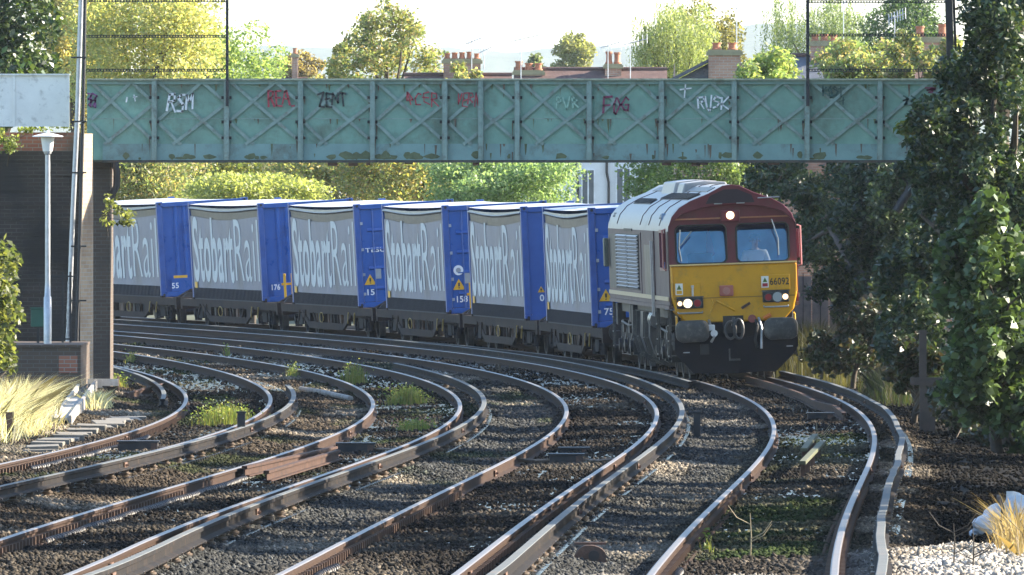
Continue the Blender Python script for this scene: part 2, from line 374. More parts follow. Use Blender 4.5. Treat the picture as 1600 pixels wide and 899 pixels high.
def build_hills():
    xs = np.linspace(-1300, 1300, 700); ds = np.linspace(7200, 10200, 44)
    X, D = np.meshgrid(xs, ds)
    prof = 36 + 36 * fbm(X / 300. + 3, X * 0 + .5, 4, 5) + 10 * np.exp(-((X + 110) / 80) ** 2) + 14 * np.exp(-((X - 40) / 150) ** 2) + 22 * np.exp(-((X - 160) / 70) ** 2)
    up = np.clip((D - 7200) / 1200, 0, 1); up = up * up * (3 - 2 * up)
    Z = -1 + up * (prof + 14 * fbm(X / 34., D / 200., 9, 4))
    n, m = X.shape; idx = np.arange(n * m).reshape(n, m)
    f = np.stack([idx[:-1, :-1], idx[:-1, 1:], idx[1:, 1:], idx[1:, :-1]], -1).reshape(-1, 4)
    o = np_mesh('hills', np.stack([X, D, Z], -1).reshape(-1, 3), f, M('wooded hill', (.05, .07, .035), .9, var=.5, scale=.08))
    tag(o, kind='structure')
build_hills()
hz = MB().box(-2700, 2700, -50, 10600, -3, 140).build('haze', haze_mat(4.4e-5)); tag(hz, 'pale haze filling the air over the line', 'haze', kind='stuff')

# ------------------------------------------------------------ rails, conductor rails, sleepers
def sweep(name, t, d0, d1, off, prof, ztop, mats, topfaces, step=1.2, wob=0.):
    n = max(2, int((d1 - d0) / step)); D = np.linspace(d0, d1, n)
    o_ = off + (wob * (fbm(D * .11, D * 0 + off, 3) - .47) if wob else 0)
    C = rail_pt(t, D, o_, ztop)
    if wob: C[:, 2] += .25 * wob * (fbm(D * .2, D * 0 + 4, 8) - .47)
    s = slope(t, D); nn = np.sqrt(1 + s * s); N = np.stack([1 / nn, -s / nn, cant(D) / 1.505], -1)
    k = len(prof); V = []
    for (px, pz) in prof: V.append(C + N * px + np.array([0, 0, pz]))
    V = np.stack(V, 1).reshape(-1, 3)
    mb = MB(); fs = []; mi = []
    for i in range(n - 1):
        for j in range(k):
            fs.append((i*k+j, i*k+(j+1) % k, (i+1)*k+(j+1) % k, (i+1)*k+j)); mi.append(0 if j in topfaces else 1)
    fs += [tuple(range(k)), tuple((n-1)*k + j for j in range(k))]; mi += [1, 1]
    mb.v = [tuple(p) for p in V]; mb.f = fs; mb.m = mi
    return mb.build(name, mats)
RP = [(-.07, -.158), (-.07, -.147), (-.012, -.128), (-.012, -.045), (-.036, -.036), (-.036, -.006), (-.024, 0), (.024, 0), (.036, -.006), (.036, -.036), (.012, -.045), (.012, -.128), (.07, -.147), (.07, -.158)]
TOP = {5, 6, 7}
CP = [(-.075, -.14), (-.075, -.125), (-.02, -.105), (-.02, -.05), (-.042, -.04), (-.042, -.004), (-.036, 0), (.036, 0), (.042, -.004), (.042, -.04), (.02, -.05), (.02, -.105), (.075, -.125), (.075, -.14)]
TN = dict(A='freight train track', B='track beside the train', C='second track from the left', D='leftmost track')
def fishplates(o, t, side, Ds, z=0.):
    for d in Ds:
        mb = MB(); s = float(slope(t, d)); n = math.sqrt(1 + s * s); dv = Vector((s / n, 1 / n, 0))
        for sg in (-1, 1):
            c = Vector(rail_pt(t, np.array(d), side + sg * .028, -.085 + z)); mb.bar(c - dv * .3, c + dv * .3, .022, .075)
            for q in (-.2, -.07, .07, .2):
                b = c + dv * q + Vector((sg * .02, 0, 0)); mb.cyl(b - Vector((.015, 0, 0)), b + Vector((.015, 0, 0)), .016, n=6)
        mb.build('fishplate', RUST, o)
mb = MB(); mb.box(-.19, .19, -.10, .10, -.172, -.150)
for sg in (-1, 1): mb.box(sg*.03, sg*.085, -.045, .045, -.149, -.06); mb.cyl((sg*.14, 0, -.149), (sg*.14, 0, -.125), .025, n=6)
o = mb.build('chair', M('rusty chair', (.10, .055, .032), .65, var=.4, scale=9)); CHAIR = o.data; bpy.data.objects.remove(o)
for t, a, b in (('A', 112, 440), ('B', 112, 440), ('C', 112, 435), ('D', 150, 420)):
    for off, nm in ((-.7525, 'left'), (.7525, 'right')):
        o = sweep('running_rail', t, a, b, off, RP, 0., [RAILHEAD, RAILWEB], TOP, .6)
        tag(o, f'{nm} running rail of the {TN[t]}, rusty with worn head', 'rail', 'running rails of the four tracks')
        k = {'A': 3, 'B': 7, 'C': 11, 'D': 5}[t] + (2 if off > 0 else 0)
        fishplates(o, t, off, [d for d in np.arange(118 + k, 300, 36.6) if d > a])
        for d in np.arange(116.3 if t != 'D' else 196.3, 300, .66)[:100]:
            c = bpy.data.objects.new('rail_chair', CHAIR); COL.objects.link(c); c.parent = o
            c.location = rail_pt(t, np.array(d), off, 0.); c.rotation_euler = (0, 0, -math.atan(float(slope(t, d))))
def conductor(t, d0, d1, off, label, wob=0.):
    o = sweep('conductor_rail', t, d0, d1, off, CP, .076, [CONDHEAD, CONDWEB], TOP, .6, wob)
    tag(o, label, 'conductor rail', 'electric conductor rails beside the tracks')
    n = 0
    for d in np.arange(d0 + 1.2, min(d1, 300), 3.2):
        if n >= 70: break
        p = rail_pt(t, np.array(d), off, -.185); mb = MB()
        mb.lathe([(.075, 0), (.075, .03), (.05, .04), (.068, .06), (.068, .075), (.045, .085), (.05, .12)], p, 10)
        mb.box(p[0]-.085, p[0]+.085, p[1]-.06, p[1]+.06, p[2]+.115, p[2]+.135)
        mb.build('insulator', CERAMIC, o, smooth=True); n += 1
    fishplates(o, t, off, [d for d in np.arange(d0 + 9, min(d1, 300), 36.6)], .076)
conductor('A', 112, 306, .7525 + .38, 'wavy grey conductor rail at the right edge, outside the freight train track', wob=.07)
conductor('A', 296, 425, -.7525 - .40, 'conductor rail in front of the wagons, ending in a ramp just before the locomotive')
conductor('B', 112, 430, .7525 + .41, 'long bright conductor rail right of the second track, running on past the wagons')
conductor('C', 112, 319, .7525 + .41, 'conductor rail right of the third track, starting at the grey stone heap')
conductor('D', 150, 285, .7525 + .41, 'conductor rail right of the leftmost track, ending beside the yellow green weeds')
conductor('D', 271, 400, -.7525 - .40, 'short conductor rail left of the leftmost track, ending beyond the brick pier')

SLM = M('oily timber sleeper', (.04, .034, .03), .22, var=.5, scale=8, dirt=(.10, .085, .07), damt=.3, dscale=6, spec=.8)
def sleeper_geo(mb, t, d):
    s = float(slope(t, d)); n = math.sqrt(1 + s * s)
    c = Vector(rail_pt(t, np.array(d), 0., -.223)); ax = Vector((1 / n, -s / n, float(cant(d)) / 1.505))
    mb.bar(c - ax * 1.3, c + ax * 1.3, .26, .13)
stuff = MB()
for t, a, b in (('A', 113, 306), ('B', 113, 380), ('C', 113, 360), ('D', 195, 340)):
    for d in np.arange(a, b, .66):
        d = float(d) + rnd.uniform(-.05, .05)
        if t != 'D' and d < 177:
            mb = MB(); sleeper_geo(mb, t, d); o = mb.build('sleeper', SLM)
            tag(o, 'dark oily timber sleeper sunk level with the ballast under the rails', 'sleeper', 'sleepers of the three nearer tracks')
        else: sleeper_geo(stuff, t, d)
o = stuff.build('sleepers', SLM); tag(o, 'far rows of dark sleepers under the curving tracks', 'sleepers', kind='stuff')

# ------------------------------------------------------------ lettering
TXT = {}
def text_geo(s, bold=0.):
    if (s, bold) in TXT: return TXT[(s, bold)]
    cu = bpy.data.curves.new('t', 'FONT'); cu.body = s; cu.offset = bold; cu.resolution_u = 4; cu.space_character = 1.05
    ob = bpy.data.objects.new('t', cu); COL.objects.link(ob)
    dg = bpy.context.evaluated_depsgraph_get(); me = bpy.data.meshes.new_from_object(ob.evaluated_get(dg))
    v = np.array([tuple(p.co) for p in me.vertices])[:, :2]; f = [tuple(p.vertices) for p in me.polygons]
    bpy.data.objects.remove(ob); bpy.data.meshes.remove(me); bpy.data.curves.remove(cu)
    v = (v - v.min(0)) / (v.max(0) - v.min(0)); TXT[(s, bold)] = (v, f); return v, f
def letters(mb, s, o, ux, uz, wd, ht, bold=0., mi=0):      # on the plane o + ux*x + uz*z
    v, f = text_geo(s, bold); o, ux, uz = Vector(o), Vector(ux), Vector(uz)
    return mb.add([o + ux * (float(a) * wd) + uz * (float(b) * ht) for a, b in v], f, mi)

GLY = {
 'R': [[(0,0),(.05,1),(.6,.95),(.65,.6),(.05,.5)],[(.25,.5),(.75,0)]], 'U': [[(0,1),(.05,.15),(.35,0),(.65,.15),(.7,1)]],
 'S': [[(.7,.9),(.3,1),(.05,.75),(.6,.4),(.5,.05),(0,.1)]], 'K': [[(.05,1),(.1,0)],[(.75,1),(.1,.45),(.8,0)]],
 'E': [[(.7,1),(.05,.95),(.05,.05),(.7,0)],[(.05,.5),(.55,.55)]], 'A': [[(0,0),(.3,1),(.45,1),(.75,0)],[(.1,.35),(.65,.4)]],
 'Z': [[(0,.95),(.75,1),(0,.05),(.8,0)]], 'N': [[(0,0),(.05,1),(.6,.05),(.7,1)]], 'T': [[(.4,1),(.35,0)],[(0,.95),(.8,1)]],
 'C': [[(.7,.85),(.35,1),(.05,.6),(.15,.1),(.7,.1)]], 'V': [[(0,1),(.3,0),(.7,1)]], 'P': [[(.05,0),(.05,1),(.6,.9),(.6,.55),(.05,.5)]],
 'F': [[(.7,1),(.05,.95),(.05,0)],[(.05,.5),(.55,.55)]], 'O': [[(.35,1),(.05,.6),(.15,.05),(.5,0),(.7,.5),(.35,1)]], 'G': [[(.7,.85),(.3,1),(.05,.5),(.3,0),(.7,.1),(.65,.45),(.4,.45)]],
 'M': [[(0,0),(.1,1),(.35,.4),(.65,1),(.75,0)]], 'I': [[(.3,1),(.3,0)]], '+': [[(.35,1),(.35,0)],[(0,.6),(.75,.62)]], '<': [[(0,1),(.7,.5),(.1,.4),(.0,1),(.35,0)]],
 '~': [[(0,.9),(.6,.8),(.1,.5),(.7,.5),(.2,.1),(.6,0),(.5,.7)]], '.': [[(.3,.1),(.45,0)]]}
def graffiti(parent, s, x, y, wd, ht, D, mat, th=.028):    # x,y in photo pixels (top left), wd,ht likewise
    mb = MB(); k = D / F; n = len(s); cw = wd / n; sl = rnd.uniform(-.12, .22)
    for i, ch in enumerate(s):
        for st in GLY[ch]:
            pts = []
            for (a, b) in st:
                pts.append(Vector((PX(x + (i + a * 1.08 + sl * b) * cw, D) + rnd.uniform(-.02, .02), D, PZ(y + (1 - b) * ht * (1 + .12 * math.sin(i * 2.3)) + rnd.uniform(-2, 2), D))))
            for p, q in zip(pts[:-1], pts[1:]):
                e = (q - p).normalized() * th * .4; mb.bar(p - e, q + e, th * rnd.uniform(.8, 1.25), .006, up=(0, 1, 0))
    o = mb.build('graffiti', mat, parent); return o

# ------------------------------------------------------------ the footbridge
BD = 295.0
GREEN = M('green bridge paint', (.19, .345, .27), .5, var=.22, scale=1.3, dirt=(.10, .125, .085), damt=.55, dscale=.9)
GREENB = M('worn green bar paint', (.23, .32, .28), .5, var=.2, scale=5, dirt=(.13, .11, .085), damt=.4, dscale=4)
GREENL = M('blue green plate paint', (.20, .33, .31), .45, var=.12, scale=2, dirt=(.10, .09, .06), damt=.42, dscale=1.3)
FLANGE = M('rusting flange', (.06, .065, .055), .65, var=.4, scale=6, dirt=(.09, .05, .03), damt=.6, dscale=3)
TOPFL = M('sunlit pale flange top', (.40, .42, .30), .6, var=.3, scale=8, dirt=(.14, .15, .08), damt=.5)  # pale yellow carries the sunlit top edge
def build_bridge():
    x0, x1 = PX(136, BD), PX(1492, BD)
    root = empty('footbridge', (0, 0, 0), 'green riveted footbridge with lattice bars and sprayed tags spanning the tracks', 'footbridge')
    zt, zb = PZ(123, BD), PZ(252, BD)
    zl = PZ(225, BD)
    for nm, y in (('girder_plate', BD), ('far_girder', BD + 2.5)):
        MB().box(x0, x1, y, y + .012, zb + .02, zt - .03).build(nm, GREEN, root)
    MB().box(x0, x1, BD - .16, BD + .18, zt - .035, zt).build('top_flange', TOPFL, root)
    MB().box(x0, x1, BD - .07, BD - .002, zt - .11, zt - .036).build('top_angle', GREENL, root)
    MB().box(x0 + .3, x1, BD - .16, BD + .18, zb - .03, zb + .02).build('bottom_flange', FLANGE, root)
    MB().box(x0 + .3, x1, BD - .028, BD - .001, zb + .021, zl).build('bottom_plate', GREENL, root)
    MB().box(x0, x1, BD - .006, BD - .001, PZ(186.5, BD), PZ(185, BD)).build('seam_strip', GREENB, root)
    MB().box(x0, x1, BD + .19, BD + 2.48, zb - .02, zb + .05).build('deck', FLANGE, root)
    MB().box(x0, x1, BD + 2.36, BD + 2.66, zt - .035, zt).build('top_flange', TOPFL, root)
    st = [241, 354, 469.5, 582, 695, 808, 920.5, 1033.5, 1147, 1261, 1375]
    for px in st + [751]:
        x = PX(px, BD); mb = MB(); thick = px in (241, 469.5, 751)
        mb.box(x - .012, x + .012, BD - .125, BD - .03, zb + .03, zt - .04)
        mb.box(x - .045, x + .045, BD - .139, BD - .126, zb + .022, zt - .04)
        if thick: mb.box(x + .03, x + .045, BD - .16, BD - .14, zb - .03, zt - .04)
        mb.box(x - .06, x + .06, BD - .029, BD - .013, zb + .03, zt - .111)
        o = mb.build('stiffener', GREENB, root)
        for yy in (153, 191, 216):                        # dark bolted lugs either side
            if px == 751: continue
            for sg in (-1, 1):
                MB().box(x + sg * .075 - .022, x + sg * .075 + .022, BD - .06, BD - .03, PZ(yy + 2, BD), PZ(yy - 2.5, BD)).build('lug', BLACK, o)
    bars = [((.04, 0), (1, .93)), ((.68, 0), (1, .31)), ((.04, .66), (.36, 1)), ((.04, .6), (.66, 0)), ((.24, 1), (1, .36))]
    edges = [136] + st + [1490]
    for a, b in zip(edges[:-1], edges[1:]):
        for k, (p, q) in enumerate(bars):
            f = lambda t: (PX(a + 3 + t[0] * (b - a - 6), BD), BD - (.045 if k < 3 else .056), PZ(129 + t[1] * 97, BD))
            mb = MB(); mb.bar(f(p), f(q), .062, .010, up=(0, 1, 0))
            mb.build('lattice_bar', GREENB, root)
    spray = lambda n, c: M(n, c, .5, var=.25, scale=12)
    W_, RD, BK, MR, PG, PU, DG = spray('white spray', (.72, .74, .74)), spray('red spray', (.42, .05, .07)), spray('black spray', (.03, .04, .04)), spray('maroon spray', (.20, .03, .08)), spray('pale green spray', (.30, .48, .38)), spray('purple spray', (.22, .07, .20)), spray('dark green spray', (.05, .11, .09))
    D = BD - .066
    for a in (('~~', 138, 144, 14, 24, PU, .03), ('I', 196, 151, 5, 8, W_, .025), ('+', 207, 148, 8, 9, W_, .02), ('RSM', 262, 147, 43, 26, W_, .04), ('REA.', 419, 143, 46, 22, RD, .035),
              ('ZENT', 498, 146, 44, 20, BK, .035), ('<CER', 636, 145, 50, 19, RD, .024), ('VERN', 714, 147, 36, 17, RD, .022), ('PVR', 870, 152, 36, 17, PG, .024), ('FOG', 942, 152, 42, 24, MR, .035),
              ('+', 1064, 133, 18, 17, W_, .026), ('RUSK', 1091, 151, 48, 20, W_, .03), ('KOST', 1286, 136, 34, 15, DG, .028), ('+', 1313, 154, 9, 10, DG, .02), ('~~C', 1410, 150, 36, 14, DG, .03), ('~', 1445, 135, 20, 12, MR, .03)):
        graffiti(root, *a[:5], D, a[5], a[6])
    # rust and hanging growth patches under the plate
    mb = MB()
    for px in (520, 548, 575, 640, 745, 1045, 1090, 1100, 1210):
        x = PX(px, BD); mb.box(x - .12 * rnd.random() - .03, x + .12 * rnd.random() + .03, BD - .10, BD - .03, zb - .03 - .06 * rnd.random() - .02, zb - .031)
    mb.build('rust_flake', RUST, root)
    g = random.Random(77); mb = MB(); y = BD - .0305
    def drip(x, z, w_, h_, mi):
        y = BD - .0305 - .00003 * len(mb.f)
        mb.add([(x - w_, y, z), (x + w_, y, z), (x + w_ * g.uniform(.2, .7), y, z - h_ * .7), (x + g.uniform(-.3, .3) * w_, y, z - h_), (x - w_ * g.uniform(.2, .7), y, z - h_ * .6)], [(0, 4, 3, 2, 1)], mi)
    for px in st:
        for yy in (153, 191, 216):
            if g.random() < .75: drip(PX(px, BD) + g.choice((-1, 1)) * g.uniform(.05, .10), PZ(yy + 2, BD), g.uniform(.008, .025), g.uniform(.08, .35), 0)
    for _ in range(90):
        x = g.uniform(x0 + .3, x1 - .2); drip(x, g.choice((zt - .11, zl, zl - g.random() * .2, PZ(186, BD))), g.uniform(.006, .03), g.uniform(.05, .30), g.choice((0, 0, 1)))
    for _ in range(60):
        x = g.choice((g.uniform(x0 + .4, x1 - .2), g.gauss(PX(610, BD), .5))); a, h_ = g.uniform(.03, .16), g.uniform(.02, .09)
        y = BD - .0305 - .00003 * len(mb.f); q = [(x + a * math.cos(t) * g.uniform(.6, 1.2), y, zb + .03 + h_ + h_ * math.sin(t) * g.uniform(.6, 1.2)) for t in np.linspace(0, 2 * math.pi, 9)[:-1]]; mb.add(q, [tuple(range(8))], 1)
    sm = mb.build('stain', [M('rust run', (.15, .12, .085), .8, var=.3, scale=9), M('moss stain', (.13, .155, .08), .9, var=.3, scale=9)], root, recalc=False); sm['kind'] = 'stuff'
    return root
build_bridge()

def screen(label, xs, ys, posts, D, lean=0.):
    root = empty('mesh_screen', (0, 0, 0), label, 'safety screen', 'steel mesh screens above the bridge parapet')
    xa, xb = xs
    for y in ys:                                          # perforated double rails
        mb = MB()
        mb.box(PX(xa, D), PX(xb, D), D - .02, D + .02, PZ(y + 2.2, D), PZ(y + .9, D)); mb.box(PX(xa, D), PX(xb, D), D - .02, D + .02, PZ(y - .9, D), PZ(y - 2.2, D))
        for k in range(int((xb - xa) / 4.5)):
            x = PX(xa + k * 4.5, D); mb.box(x - .012, x + .008, D - .019, D + .019, PZ(y + .9, D), PZ(y - .9, D))
        mb.build('frame_rail', BLACK, root)
    for px, y0, y1, wd in posts:
        MB().bar(P(px, y1, D - .13), P(px, y0, D - .13), wd, .08, up=(0, 1, 0)).build('post', BLACK, root)
    if xs[0] < 800: return
    mb = MB(); z0, z1 = PZ(ys[-1], D), PZ(-30, D); a, b = PX(xa, D), PX(xb, D); h = z1 - z0; st = .10
    for k in range(int((b - a + h) / st)):
        x = a - h + k * st
        for (p, q) in (((x, z0), (x + h, z1)), ((x + h, z0), (x, z1))):
            (xa_, za), (xb_, zb_) = p, q
            def clip(xx): return za + (zb_ - za) * (xx - xa_) / (xb_ - xa_)
            l, r_ = (xa_, xb_) if xa_ < xb_ else (xb_, xa_)
            l2, r2 = max(l, a), min(r_, b)
            if r2 - l2 < .02: continue
            mb.bar((l2, D, clip(l2)), (r2, D, clip(r2)), .0016, .0016)
    mb.build('wire_mesh', GALV, root)
screen('black framed mesh screen above the left end of the bridge, three rails high', (135, 357), (1.5, 57, 110), [(355, -40, 166, .055)], BD)
screen('black framed mesh screen above the right end of the bridge, by the dark trees', (1260, 1484), (3, 55, 110), [(1262, -40, 166, .06)], BD)
# heavy leaning corner post at the right
rt = empty('corner_post', (0, 0, 0), 'thick black leaning post with a brace at the right end of the bridge', 'post')
MB().bar(P(1487, 165, BD - .2), P(1481, -40, BD - .2), .14, .12, up=(0, 1, 0)).build('post', BLACK, rt, bevel=.01)
MB().bar(P(1496, 160, BD - .1), P(1489, -30, BD - .1), .05, .05, up=(0, 1, 0)).build('brace', BLACK, rt)

# ------------------------------------------------------------ left abutment
DKBR = brick_mat('dark shaded brick', (.045, .036, .032), (.062, .046, .038), (.09, .082, .075), dark=(.022, .022, .022), damt=.7)  # the wall's shade is put into these near-black brick colours
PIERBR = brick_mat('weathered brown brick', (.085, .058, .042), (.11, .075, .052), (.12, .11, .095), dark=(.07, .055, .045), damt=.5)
PALEBR = brick_mat('pale sunlit brick', (.42, .30, .20), (.50, .38, .26), (.45, .42, .36), dark=(.25, .17, .12), damt=.3)  # sunshine put into the pale brick colour
REDBR = brick_mat('red brick', (.30, .10, .06), (.36, .14, .08), (.30, .26, .22), dark=(.10, .08, .06), damt=.4)
def gzl(px, D): return gz(PX(px, D), D)
WD = 299.0
mb = MB().box(PX(-220, WD), PX(126, WD), WD, WD + 1.2, -.6, PZ(236, WD))
for y in range(250, 545, 23):             # projecting brick courses
    mb.box(PX(-220, WD), PX(126, WD) - .003, WD - .025, WD - .001, PZ(y + 2, WD), PZ(y - 1.5, WD))
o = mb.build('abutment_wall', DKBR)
tag(o, 'tall dark shaded brick abutment wall in shade behind the lamp post', 'wall')
o = MB().box(PX(-220, WD), PX(128, WD), WD + .25, WD + 1.1, PZ(236, WD) + .003, PZ(207, WD)).build('brick_parapet', REDBR)
tag(o, 'low red brick parapet band on top of the dark abutment wall', 'parapet')
rt = empty('panel_parapet', (0, 0, 0), 'pale scratched steel panel parapet above the abutment wall', 'parapet')
PAN = M('pale scratched panel', (.82, .80, .75), .5, var=.08, scale=2, dirt=(.34, .32, .29), damt=.3, dscale=5)
PD = 298.0
MB().box(PX(-120, PD), PX(108, PD), PD, PD + .03, PZ(198, PD), PZ(118, PD)).build('panel', PAN, rt)
MB().box(PX(-122, PD), PX(109.5, PD), PD - .05, PD + .08, PZ(118, PD), PZ(115.5, PD)).build('cap_rail', PAN, rt)
for px in (22, 107): MB().box(PX(px, PD) - .02, PX(px, PD) + .02, PD - .03, PD - .002, PZ(199, PD), PZ(118.5, PD)).build('panel_rib', PAN, rt)

# brick pier under the bridge end
D = 295.8
rt = empty('bridge_pier', (0, 0, 0), 'dark brown brick pier carrying the left end of the bridge', 'pier')
zb = PZ(254, D) - .0
MB().box(PX(143.5, D), PX(172, D), D, D + 2.4, -.4, PZ(262, D)).build('shaft', PIERBR, rt)
MB().box(PX(141, D), PX(176, D), D - .06, D + 2.46, PZ(262, D) + .002, PZ(253, D)).build('cap', PIERBR, rt)
MB().box(PX(144, D), PX(166, D), D - .03, D + 2.4, PZ(253, D) + .002, PZ(238, D)).build('bearing_block', BLACK, rt)
# splayed wing wall that catches the sun
D = 293.5
mb = MB(); xa, xb = PX(124.5, D), PX(143, D)
za, zt_ = gz(xa, D) - .3, PZ(209, D)
mb.add([(xa, D, za), (xb, D + .30, za), (xb, D + .30, zt_), (xa + .03, D, zt_), (xa, D + .9, za), (xb, D + 1.2, za), (xb, D + 1.2, zt_), (xa + .03, D + .9, zt_)],
       [(0, 1, 2, 3), (5, 4, 7, 6), (4, 0, 3, 7), (1, 5, 6, 2), (3, 2, 6, 7), (4, 5, 1, 0)])
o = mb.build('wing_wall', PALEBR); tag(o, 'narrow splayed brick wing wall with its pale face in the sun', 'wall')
# bundle of tall pipes
for i, (xt, xm, xb_, yb, r, mt, lab) in enumerate(((128, 114, 106, 541, .05, GALV, 'tall grey galvanised pipe leaning beside the brick wing wall'), (133.5, 126, 119, 560, .035, BLACK, 'black standpipe beside the leaning grey pipe, running up past the parapet'))):
    D = 292.6 - .3 * i
    mb = MB(); mb.tube([P(xt, -40, D), P((xt + xm) / 2, 180, D), P(xm, 330, D), P(xb_, yb, D)], r, 10)
    o = mb.build('pipe', mt, smooth=True); tag(o, lab, 'pipe')
    for y in (90, 190, 270, 385, 470): MB().bar(P(xm - 3, y, D - .03), P(xm + 9, y, D - .03), .04, .03).build('clamp', BLACK, o)
# brick plinth at the wall foot
D = 286.0
rt = empty('brick_plinth', (0, 0, 0), 'low brown brick plinth with a red patch below the lamp post', 'plinth')
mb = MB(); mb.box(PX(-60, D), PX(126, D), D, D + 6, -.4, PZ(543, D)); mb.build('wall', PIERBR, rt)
MB().box(PX(-60, D), PX(127, D), D - .04, D + 6, PZ(543, D) + .002, PZ(539, D)).build('coping', PIERBR, rt)
MB().box(PX(92, D), PX(121, D), D - .012, D - .001, PZ(583, D), PZ(556, D)).build('patch', REDBR, rt)
# lamp post
D = 288.0
LAMPW = M('cream lantern bowl', (.80, .80, .76), .35, var=.05)
rt = empty('street_lamp', (PX(74.5, D), D, PZ(540, D)), 'grey street lamp with a white tapered lantern on the plinth', 'street lamp')
h = PZ(242, D) - PZ(540, D)
mb = MB(); mb.lathe([(.075, 0), (.075, .9), (.06, .92), (.05, 1.2), (.047, h), (.07, h + .02), (.075, h + .06)], n=14); mb.build('post', GALV, rt, smooth=True)
mb = MB(); mb.lathe([(.09, h + .062), (.125, h + .30), (.13, h + .33)], n=16); mb.build('lantern', LAMPW, rt, smooth=True)
mb = MB(); mb.lathe([(.29, h + .335), (.29, h + .35), (.16, h + .385), (.03, h + .41), (.03, h + .45), (.001, h + .46)], n=18); mb.build('canopy', LAMPW, rt, smooth=True)
# dark railing by the pipes
D = 290.0
rt = empty('steel_railing', (0, 0, 0), 'dark steel railing section between the lamp post and the pipes', 'railing')
for px in (98, 110): MB().bar(P(px, 541, D), P(px, 425, D), .04, .04, up=(0, 1, 0)).build('post', BLACK, rt)
for y in (432, 530): MB().bar(P(58, y, D), P(118, y, D), .03, .03).build('rail', BLACK, rt)
mb = MB()
for k in range(26):
    x = 60 + k * 2.2; mb.bar(P(x, 529, D), P(x + 9, 433, D), .005, .005); mb.bar(P(x + 9, 529, D), P(x, 433, D), .005, .005)
mb.build('wire_mesh', STEEL_DK, rt)
# green cabinet
rt = empty('green_cabinet', (0, 0, 0), 'small green equipment box by the left bush', 'cabinet')
D = 289.0; GB = M('green box paint', (.02, .095, .06), .6)
MB().box(PX(48, D), PX(70, D), D, D + .35, PZ(511, D), PZ(483, D)).build('body', GB, rt, bevel=.01)
MB().box(PX(47, D), PX(71, D), D - .03, D + .37, PZ(483, D) + .002, PZ(480.5, D)).build('lid', GB, rt)
MB().box(PX(57, D), PX(61, D), D + .1, D + .2, PZ(540, D), PZ(511, D) - .002).build('foot', BLACK, rt)
# black drain pipe and lamp under bridge end
D = 294.4
o = MB().tube([P(172, 318, D), P(176, 302, D), P(182, 292, D), P(183, 270, D), P(180, 254, D)], .07, 10).build('drain_pipe', BLACK, smooth=True)
tag(o, 'bent black drain pipe below the left end of the bridge', 'pipe')
o = MB().tube([P(1400, 330, D), P(1420, 300, D), P(1424, 288, D), P(1416, 276, D), P(1400, 272, D)], .09, 10).build('drain_pipe', BLACK, smooth=True)
tag(o, 'bent black pipe hanging in the foliage below the right end of the bridge', 'pipe')
# bracket at pier foot and cable ramp
D = 291.0
rt = empty('cable_bracket', (0, 0, 0), 'pale steel cable bracket at the foot of the brick pier', 'bracket')
PALE = M('pale painted steel', (.62, .60, .54), .45, dirt=(.25, .2, .15), damt=.4, dscale=4)
MB().box(PX(133, D), PX(160, D), D - .2, D - .12, PZ(606, D), PZ(592, D)).build('plate', PALE, rt)
MB().box(PX(160.2, D), PX(185, D), D - .2, D - .14, PZ(603, D), PZ(592, D)).build('arm', PALE, rt)
MB().box(PX(183, D), PX(186, D), D - .13, D + .1, PZ(610, D), PZ(588, D)).build('end_plate', RUST, rt)
MB().box(PX(168, D), PX(180, D), D - .1, D, PZ(628, D), PZ(604, D)).build('foot', STEEL_DK, rt)
rt = empty('cable_ramp', (0, 0, 0), 'sloping concrete cable channel with black cables below the pier', 'cable channel')
a, b = P(138, 603, 290), P(96, 660, 249)
d_ = (b - a); sd_ = Vector((1, 0, 0))
mb = MB(); mb.bar(a + sd_ * .14, b + sd_ * .14, .05, .22); mb.bar(a - sd_ * .14, b - sd_ * .14, .05, .18); mb.bar(a - Vector((0, 0, .09)), b - Vector((0, 0, .09)), .30, .04)
mb.build('channel', CONC, rt)
MB().bar(a + d_ * .45 + Vector((0, 0, .05)), b + Vector((0, 0, .05)), .24, .04).build('lid', CONC, rt)
mb = MB()
for k in (-.08, -.03, .03, .08): mb.tube([a + sd_ * k + Vector((0, 0, .02)), a + d_ * .2 + sd_ * k + Vector((0, 0, -.01)), a + d_ * .46 + sd_ * k * .9], .02, 6)
mb.build('cable', BLACK, rt, smooth=True)
# trough lids in steps
LIDC = M('trough lid concrete', (.16, .145, .12), .85, var=.2, scale=6, dirt=(.25, .22, .17), damt=.4, dscale=3)
for k in range(20):
    D = 262 - k * 1.95; px = 205 - k * 7.6 + rnd.uniform(-2, 2)
    x = PX(px, D); z = gz(x, D) + .035 + rnd.uniform(0, .03)
    mb = MB(); mb.box(-.24, .24, -.9, .9, -.12, .0)
    o = mb.build('trough_lid', LIDC, bevel=.012); o.location = (x, D, z); o.rotation_euler = (rnd.uniform(-.02, .02), rnd.uniform(-.04, .04), math.atan(.045) + rnd.uniform(-.05, .05))
    tag(o, 'worn concrete cable trough lid beside the leftmost rail', 'trough lid', 'concrete lids of the cable trough')

# ------------------------------------------------------------ the train
def along(D, d):                           # depth reached after d metres along track A from depth D
    n = 40
    for _ in range(n): D += (d / n) / math.sqrt(1 + float(slope('A', D)) ** 2)
    return D
def track_frame(D0, D1, dz=0.):            # local frame: origin at D0, +y towards D1, x right, canted
    p, q = Vector(rail_pt('A', np.array(D0), 0., dz)), Vector(rail_pt('A', np.array(D1), 0., dz))
    y = (q - p).normalized(); c = float(cant((D0 + D1) / 2)) / 1.505
    x = Vector((1, 0, c)); x = (x - y * x.dot(y)).normalized(); z = x.cross(y)
    return Matrix(((x.x, y.x, z.x, p.x), (x.y, y.y, z.y, p.y), (x.z, y.z, z.z, p.z), (0, 0, 0, 1)))

